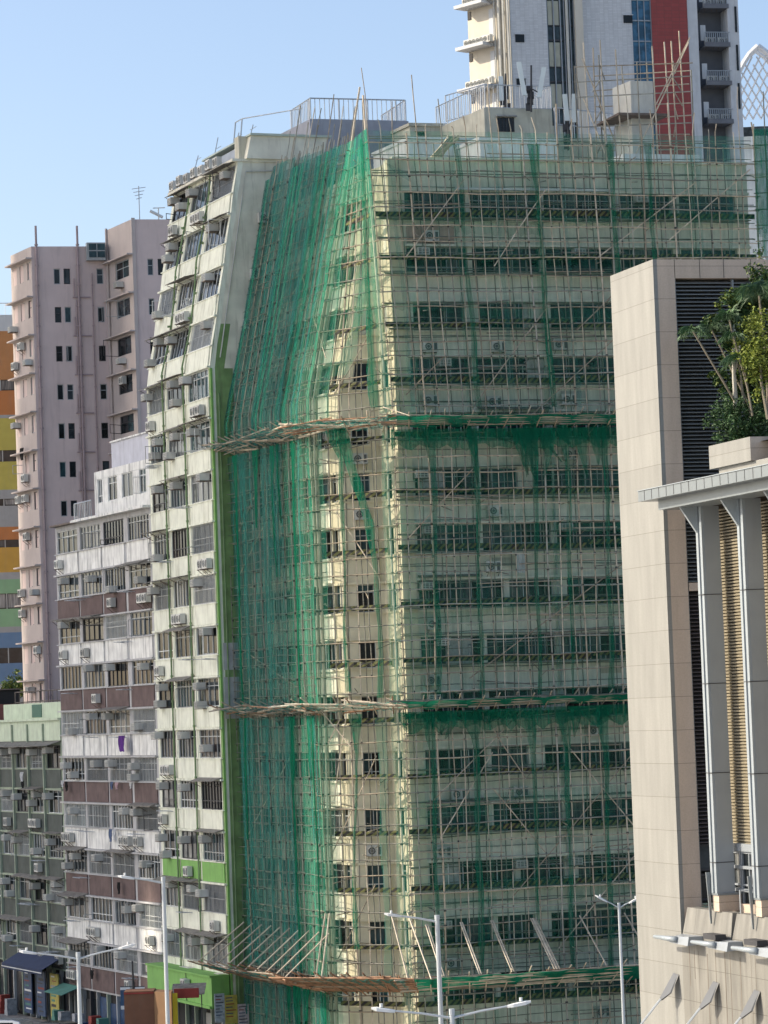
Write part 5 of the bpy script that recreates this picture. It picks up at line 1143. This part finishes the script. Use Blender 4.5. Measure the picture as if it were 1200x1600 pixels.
# shops ---------------------------------------------------------------
def shopfront(F, u0, u1, z1, parent, cols, n=.0):
    w = MB(); F.box(w, u0, u1, GND+.12, z1, -.25, -.2, DK)
    u = u0
    while u < u1:
        F.box(w, u, u+.14, GND+.12, z1, -.2, .05, R.choice([CONC, PGR, STEEL, DARKF])); ww = R.uniform(1.0, 2.0)
        c = R.choice(cols); F.box(w, u+.2, min(u1, u+ww-.05), GND+.3, z1-R.uniform(.2, .6), -.19, -.12, c); u += ww
    part(w, 'shopfront', parent)
BL = M('blue_poster', (.02, .055, .13), .5, .3, scale=3); TEALP = M('teal_awning', (.08, .22, .18), .7, .2, .3); YP = M('yellow_board', (.42, .36, .08), .6, .2, scale=4); OR = M('orange_board', (.17, .08, .045), .6, .15, .2); BLK = M('black_sign', (.03, .03, .035), .6); REDP = M('red_board', (.25, .04, .03), .6, .2)
shopfront(FD, 0, FD.L, 2.2, db, [DK, BLK, BL, DARKF, GL[5], GL[0]]); shopfront(FM, 0, Lm, 1.3, mb_, [DK, BLK, BL, GL[0], GL[5]])
shopfront(FG, 0, FG.L, 2.0, gb, [DK, BLK, GL[0], CONC])
def txt(body, size, mat, parent, F, u, z, n, name='lettering', ex=.006):
    c = bpy.data.curves.new('t', 'FONT'); c.body = body; c.size = size; c.extrude = ex; c.align_x = 'CENTER'; c.align_y = 'CENTER'
    o = bpy.data.objects.new('t', c); COL.objects.link(o); dg = bpy.context.evaluated_depsgraph_get(); me = bpy.data.meshes.new_from_object(o.evaluated_get(dg)); bpy.data.objects.remove(o)
    me.materials.clear(); me.materials.append(mat); q = bpy.data.objects.new(name, me); COL.objects.link(q); q.parent = parent
    q.location = F.p(u, z, n)-worldoff(parent); q.rotation_euler = (math.pi/2, 0, math.atan2(F.t.y, F.t.x)); return q
WC2 = M('poster_grey', (.3, .32, .34), .6, .3, scale=5)
# blue awning
u0, u1 = FD.u(40, 1525), FD.u(103, 1530)
t_ = thing('shop_awning', 'dark navy shop awning with pale edge stripe at the lower left', 'awning', tuple(FD.p((u0+u1)/2, 2.3, .5))); NAVY = M('navy_canvas', (.025, .04, .09), .8, .1, .2)
m = MB(); zt = 2.6+.4; m.hexa([FD.p(u0, 2.35, 1.6), FD.p(u1, 2.35, 1.6), FD.p(u1, 3.05, .24), FD.p(u0, 3.05, .24), FD.p(u0, 2.39, 1.6), FD.p(u1, 2.39, 1.6), FD.p(u1, 3.1, .24), FD.p(u0, 3.1, .24)], NAVY); FD.box(m, u0, u1, 2.05, 2.35, 1.58, 1.61, NAVY); part(m, 'canvas', t_)
m = MB(); FD.box(m, u0, u1, 2.16, 2.22, 1.611, 1.63, WHITE); part(m, 'trim', t_)
for i in range(3):
    m = MB(); FD.box(m, u0+(u1-u0)*(i*.33+.08), u0+(u1-u0)*(i*.33+.28), -.9, 2.0, .3, .36, [BL, BL, YP][i]); a_ = u0+(u1-u0)*(i*.33+.08); w_ = (u1-u0)*.2
    for q in range(9): zq_ = 1.85-q*.3; FD.box(m, a_+w_*R.uniform(.06, .3), a_+w_*R.uniform(.5, .95), zq_-R.uniform(.06, .2), zq_, .361, .37, R.choice([LAMPH, TEALP, WC2, BLK, REDP]))
    o = m.obj('poster_board', origin=tuple(FD.p(u0+(u1-u0)*i*.33, .3, .3))); tag(o, ['blue poster board at the left end under the navy awning', 'blue poster board in the middle under the navy awning', 'yellow board under the right end of the navy awning'][i], 'poster')
m = MB(); a, b = FM.u(104, 1545), FM.u(132, 1550); t_ = thing('shop_awning', 'small faded teal awning beside the navy one', 'awning', tuple(FM.p(a, 1.3, 0))); m.hexa([FM.p(a, 1.0, 1.5), FM.p(b, 1.0, 1.5), FM.p(b, 1.45, .22), FM.p(a, 1.45, .22), FM.p(a, 1.04, 1.5), FM.p(b, 1.04, 1.5), FM.p(b, 1.5, .22), FM.p(a, 1.5, .22)], TEALP); part(m, 'canvas', t_)
# banners on a pole
bp = at(208, 1540, 172); t_ = thing('banner_pole', 'thin dark pole carrying two street banners by the brown flats', 'banner pole', (bp.x, bp.y, 0)); m = MB(); m.tube([(bp.x, bp.y, GND), (bp.x, bp.y, bp.z+1.3)], .06, DARKF, 6); part(m, 'pole', t_)
for i, (x0, x1, mt_) in enumerate(((189, 203, M('banner_blue', (.04, .09, .17), .6, .15)), (212, 226, M('banner_white', (.5, .53, .56), .6, .1)))):
    a = at(x0, 1578, 172); b = at(x1, 1542, 172); m = MB(); m.box(((a.x+b.x)/2, 172, (a.z+b.z)/2), (b.x-a.x, .03, b.z-a.z), mt_); w_ = b.x-a.x
    m.box(((a.x+b.x)/2, 171.98, b.z-.08), (w_, .03, .14), LAMPH); m.box(((a.x+b.x)/2, 171.98, a.z+.12), (w_, .03, .2), [LAMPH, MATS['banner_blue']][i])
    if i: m.hexa([(a.x, 171.97, a.z+.5), (b.x, 171.97, a.z+.75), (b.x, 172, a.z+.75), (a.x, 172, a.z+.5), (a.x, 171.97, a.z+.65), (b.x, 171.97, a.z+.95), (b.x, 172, a.z+.95), (a.x, 172, a.z+.65)], MATS['banner_blue'])
    part(m, 'banner', t_); m = MB(); m.tube([(bp.x, 172, b.z+.02), (a.x if i == 0 else b.x, 172, b.z+.02)], .025, DARKF, 5); part(m, 'arm', t_)
# posters under the green balcony
for i, (x0, x1, y0, y1, mt_, l) in enumerate(((336, 350, 1552, 1598, M('poster_pale_blue', (.35, .40, .44), .6, .3, scale=6), 'pale blue notice poster, left of three under the green balcony'), (352, 370, 1554, 1600, YP, 'yellow notice poster, middle of three under the green balcony'), (372, 388, 1568, 1602, M('poster_pink_white', (.48, .42, .43), .6, .3, scale=6), 'white and pink notice poster, right of three under the green balcony'))):
    FW = Fac(tuple(FF.p(-.2, 0, .3).xy), tuple(FF.p(3, 0, .3).xy)); a = FW.uz(x0, y1); b = FW.uz(x1, y0); m = MB(); FW.box(m, a[0], b[0], a[1], b[1], 0, .04, mt_)
    for q in range(7): zz = b[1]-.12-q*.17; FW.box(m, a[0]+.06, b[0]-R.uniform(.06, .3), zz-.05, zz, .041, .05, R.choice([BL, REDP, BLK, BL])) if zz > a[1]+.1 else None
    o = m.obj('poster', origin=tuple(FW.p(a[0], a[1], 0))); tag(o, l, 'poster', 'posters under the green balcony')
BOXC = [M('cardboard', (.28, .2, .12), .9, .2), TEALP, REDP, WC2, BL, M('green_crate', (.06, .2, .08), .6)]
nm_ = ['brown cardboard', 'teal plastic', 'dark red plastic', 'grey', 'blue plastic', 'green plastic']
sp_ = [(8, 'far left end of the pavement'), (24, 'left of the navy awning'), (34, 'at the left edge of the navy awning'), (108, 'under the teal awning'), (118, 'right of the teal awning'), (140, 'by the left two armed lamp post'), (152, 'midway along the brown shopfronts'), (166, 'left of the banner pole'), (178, 'just beside the banner pole')]
for i, (px, w_) in enumerate(sp_):
    F_ = FD if px < 95 else FM; u_ = F_.u(px, 1580); k_ = R.randrange(6); m = MB(); hb = R.uniform(.5, 1.3)
    for q in range(3): c_ = F_.p(u_, GND+.12+hb*(q+.5)/3, .75); m.box((c_.x, c_.y, c_.z), (.7-.03*q, .55, hb/3-.01), BOXC[k_], .4+R.uniform(-.1, .1))
    o = m.obj('crate_stack', origin=tuple(F_.p(u_, GND+.12, .75))); tag(o, f'stack of {nm_[k_]} boxes {w_}', 'boxes', 'boxes stacked outside the shops')
# orange hoarding
a = at(195, 1600, 168); b = at(240, 1548, 168); c = at(266, 1552, 166.5); t_ = thing('hoarding', 'orange plywood hoarding box at the foot of the brown flats', 'hoarding', (a.x, a.y, 0)); m = MB()
m.prism([(a.x, a.y), (b.x, b.y), (b.x, b.y+1.6), (a.x, a.y+1.6)], GND, b.z, OR); part(m, 'side_panel', t_); m = MB(); m.prism([(b.x+.01, b.y), (c.x, c.y+.6), (c.x, c.y+2), (b.x+.01, b.y+1.6)], GND, b.z-.05, M('orange_board_light', (.20, .115, .06), .7, .1, .2)); part(m, 'front_panel', t_)
m = MB(); m.box(((b.x+c.x)/2-.2, b.y-.72, 1.2), (.35, .03, 1.5), BLK); m.box(((a.x+b.x)/2, a.y-.02, b.z-.1), (b.x-a.x, .04, .08), REDP); part(m, 'door', t_)
m = MB(); d = at(268, 1552, 168); m.box((d.x+.15, 168, d.z/2), (.3, .06, d.z), M('bright_yellow_sign', (.60, .46, .03), .5)); o = m.obj('sign', origin=(d.x, 168, 0)); tag(o, 'bright yellow upright sign beside the orange hoarding', 'sign')
m = MB(); a = at(275, 1545, 170); m.box((a.x+.55, 170, a.z-.25), (1.3, .2, .5), REDP); t_ = m.obj('sign', origin=tuple(a)); tag(t_, 'small red shop sign right of the bright yellow sign', 'sign')
m = MB(); 
for (px, py, s_) in ((305, 1560, (.9, .5, .8)),): c_ = at(px, py+20, 171); 
t_ = thing('fruit_stall', 'cluttered street stall with crates under a grey awning left of the posters', 'stall', tuple(at(300, 1600, 171)))
m = MB(); a = at(270, 1548, 172.4); b = at(322, 1535, 172.4); m.hexa([(a.x, 170.6, a.z-.2), (b.x, 170.6, a.z-.1), (b.x, 172.6, a.z+.3), (a.x, 172.6, a.z+.3), (a.x, 170.6, a.z-.15), (b.x, 170.6, a.z-.05), (b.x, 172.6, a.z+.35), (a.x, 172.6, a.z+.35)], AWN); part(m, 'awning', t_)
m = MB(); m.box(((a.x+b.x)/2, 172, 1.0), (b.x-a.x-.2, 1.0, .1), RUST)
for s_ in (0.1, .9): m.tube([(a.x+(b.x-a.x)*s_, 171, 0), (a.x+(b.x-a.x)*s_, 171, a.z)], .03, DARKF, 5)
part(m, 'counter', t_)
for i, c_ in enumerate((OR, REDP, YP, WHITE)):
    x = a.x+.35+i*.42; m = MB(); m.box((x, 171.9, 1.22), (.36, .5, .05), c_)
    for sx in (-.17, .17): m.box((x+sx, 171.9, 1.3), (.02, .5, .2), c_)
    for sy in (-.24, .24): m.box((x, 171.9+sy, 1.3), (.32, .02, .2), c_)
    o = m.obj('crate', origin=(x, 171.9, 1.05)); tag(o, ['orange crate on the street stall', 'dark red crate on the street stall', 'yellow crate on the street stall', 'white crate on the street stall'][i], 'crate')
# vehicles --------------------------------------------------------------
def car(label, x, y, rz, paint, ln=4.4, h=1.5):
    t_ = thing('parked_car', label, 'car', (x, y, GND), 'cars by the kerb'); t_.rotation_euler = (0, 0, rz); W = .86
    def sec(pts, mat, name, w=W, inset=.0):
        m_ = MB(); n_ = len(pts); b0 = 0
        for s_ in (-1, 1): m_.v += [(p[0], s_*(w-(inset if p[1] > .95 else 0)), p[1]) for p in pts]
        mi = m_.mi(mat); m_.f.append(tuple(range(n_))[::-1]); m_.m.append(mi); m_.f.append(tuple(range(n_, 2*n_))); m_.m.append(mi)
        for k in range(n_): m_.f.append((k, (k+1) % n_, n_+(k+1) % n_, n_+k)); m_.m.append(mi)
        me = bpy.data.meshes.new(name); me.from_pydata(m_.v, [], m_.f); me.materials.append(mat); me.update(); o = bpy.data.objects.new(name, me); COL.objects.link(o); o.parent = t_
        bv = o.modifiers.new('b', 'BEVEL'); bv.width = .06; bv.segments = 3; bv.limit_method = 'ANGLE'; return o
    L2 = ln/2
    sec([(-L2, .3), (L2, .3), (L2, .72), (L2-.9, .92), (-L2+.5, .95), (-L2, .85)], paint, 'body')
    sec([(-L2+.35, .93), (-L2+.9, h-.08), (-L2+1.3, h), (.35, h), (.8, h-.08), (L2-1.0, .9)], paint, 'cabin', W-.03, .16)
    sec([(-L2+.62, .97), (-L2+1.02, h-.13), (.35, h-.11), (1.0, .97)], GL[6], 'side_window', W-.02+.01, .155)
    for sx in (-L2+.85, L2-.85):
        for sy in (-1, 1):
            m_ = MB(); m_.tube([(sx, sy*.7, .32), (sx, sy*.88, .32)], .32, BLK, 16); m_.tube([(sx, sy*.885, .32), (sx, sy*.89, .32)], .2, STEEL, 10)
            me = bpy.data.meshes.new('wheel'); me.from_pydata(m_.v, [], m_.f); [me.materials.append(q) for q in m_.mats]; me.polygons.foreach_set('material_index', m_.m); o = bpy.data.objects.new('wheel', me); COL.objects.link(o); o.parent = t_
    for sy in (-.6, .6):
        for sx, c_ in ((L2-.02, LAMPH), (-L2+.02, REDP)):
            m_ = MB(); m_.box((sx, sy, .68), (.06, .3, .14), c_); me = bpy.data.meshes.new('light'); me.from_pydata(m_.v, [], m_.f); me.materials.append(c_); o = bpy.data.objects.new('headlight' if sx > 0 else 'tail_light', me); COL.objects.link(o); o.parent = t_
SILV = M('silver_car_paint', (.45, .46, .47), .25, .02, metal=.6, spec=.5); BLKP = M('black_car_paint', (.02, .02, .022), .2, .02, spec=.5)
an = math.atan2(FM.t.y, FM.t.x)
a = at(22, 1590, 189); car('silver car with curved roof at the bottom left corner', a.x, 189, -.45, SILV, 4.7, 2.1)
a = at(92, 1592, 188); car('black car ahead of the silver one at the bottom left', a.x, 188, -.5, BLKP, 4.5, 1.95)
a = at(165, 1600, 178); car('pale grey car whose roof just shows at the bottom edge', a.x, 178, -.5, SILV, 4.5, 2.0)
# ---------------------------------------------------------------- laundry and small things on the facades
def cloth(label, F, px, py, w, h, mat, name='laundry', n=.35, cat='laundry'):
    u, z = F.uz(px, py); mb = MB(); rows = [[F.p(u-w/2+w*i/6, z-h*j/4+(.03*math.sin(i*2.1) if j else 0), n+.05*math.sin(i*1.9+j)) for i in range(7)] for j in range(5)]; mb.grid(rows, mat)
    o = mb.obj(name, origin=tuple(F.p(u, z, n))); tag(o, label, cat); s_ = o.modifiers.new('s', 'SOLIDIFY'); s_.thickness = .015; return o
PURP = M('purple_cloth', (.10, .03, .20), .9, .2); WC = M('white_cloth', (.6, .6, .6), .9, .15); BC = M('blue_cloth', (.12, .16, .26), .9, .3); PC = M('pink_cloth', (.5, .35, .36), .9, .2); KC = M('black_cloth', (.02, .02, .02), .9)
cloth('large dark purple sheet hung on the white band', FM, 202, 1149, 1.0, .95, PURP, 'bed_sheet', .5)
cloth('white shirt hanging on the dark grey grid building', FD, 43, 1206, .55, .6, WC, 'shirt', .4); cloth('black trousers hanging below the white shirt', FD, 44, 1220, .4, .5, KC, 'trousers', .38)
cloth('black clothing hung at the left end of the brown band', FM, 112, 1221, .35, .6, KC); cloth('white and grey washing beside the black clothing', FM, 106, 1220, .4, .35, WC)
cloth('blue shirt hung right of centre under the dark windows', FM, 183, 1221, .35, .45, BC, 'shirt'); cloth('pink and white washing beside the blue shirt', FM, 191, 1222, .45, .4, PC); cloth('white scrap of cloth near the right end of the brown band', FM, 213, 1222, .3, .35, WC)
cloth('blue and white striped washing over the lower white band', FM, 181, 1295, .45, .75, BC, 'laundry'); cloth('pale washing next to the striped washing', FM, 187, 1295, .35, .65, WC)
cloth('dark blue trousers hung over the lowest brown bands', FM, 194, 1378, .35, .7, KC, 'trousers'); cloth('dark washing with white patch above the street', FM, 152, 1515, .5, .55, KC)
cloth('dark washing hung from the pink tower balcony', Q1, 41, 700, .7, .9, KC)
cloth('white cloth hung on the netted right face', FR, 807, 866, .45, 1.0, WC, 'towel', .6)
# drying racks below windows
for F, pr, n_, zs in ((FM, mb_, 16, mz), (FG, gb, 10, gz[1:]), (FD, db, 8, dzs)):
    for i in range(n_):
        z = R.choice(zs[:-2])-R.uniform(.15, .3); u = R.uniform(.8, F.L-1.5); m_ = MB(); w_ = R.uniform(.8, 1.6)
        for q in (0, .5, 1): m_.tube([F.p(u+w_*q, z, .06), F.p(u+w_*q, z+.05, .75)], .018, STEEL, 4)
        for q in (.3, .6, .75): m_.tube([F.p(u, z+.03, q), F.p(u+w_, z+.03, q)], .014, STEEL, 4)
        part(m_, 'drying_rack', pr)
# tree crowns over the roof far left
t_ = thing('tree', 'dark green tree crown behind the red brown hut at the left edge', 'tree', tuple(at(22, 1100, 245).xy)+(0,)); m_ = MB(); c_ = at(24, 1074, 245); leafcloud(m_, c_, (1.1, 1.0, .9), 2500, .12, [BUSH, OLV, BUSH]); part(m_, 'crown', t_); m_ = MB(); m_.tube([(c_.x, c_.y, 0), c_], .25, BARK, 7, .12); part(m_, 'trunk', t_)
# ---------------------------------------------------------------- the block across the street that shades the left side
dist = 150.0; sn = SUN_AZ.x*FM.n.x+SUN_AZ.y*FM.n.y; st = SUN_AZ.x*FM.t.x+SUN_AZ.y*FM.t.y; hs = st/sn*dist; hz = dist/sn*math.tan(SUN_EL)
ub = Lm+FG.L+7.2                               # where the shade ends on the netted left face
t_ = thing('street_block', 'tall grey block across the street, out of frame at the left', 'building', tuple(FM.p(ub+hs, GND, dist)))
hu0, hu1, hz0, hz1 = Lm*.83+hs*(1+5/dist), Lm*.94+hs, 2.0+hz, 8.3+hz*(1+5/dist)       # opening added to the unseen block to let a patch of sun through
m = MB(); q = lambda u0, u1, z0, z1: Fac(tuple(FM.p(0, 0, dist).xy), tuple(FM.p(10, 0, dist).xy)).box(m, u0, u1, z0, z1, -.001, 5, CONC)
q(-120, hu0, GND, 172); q(hu1, ub+hs, GND, 172); q(hu0, hu1, GND, hz0); q(hu0, hu1, hz1, 172); part(m, 'wall', t_)
for k in range(48):
    m = MB(); Fac(tuple(FM.p(0, 0, dist).xy), tuple(FM.p(10, 0, dist).xy)).box(m, -118, hu0-1, 1+k*3.4, 2.5+k*3.4, -.06, -.002, GL[1]); part(m, 'window', t_)
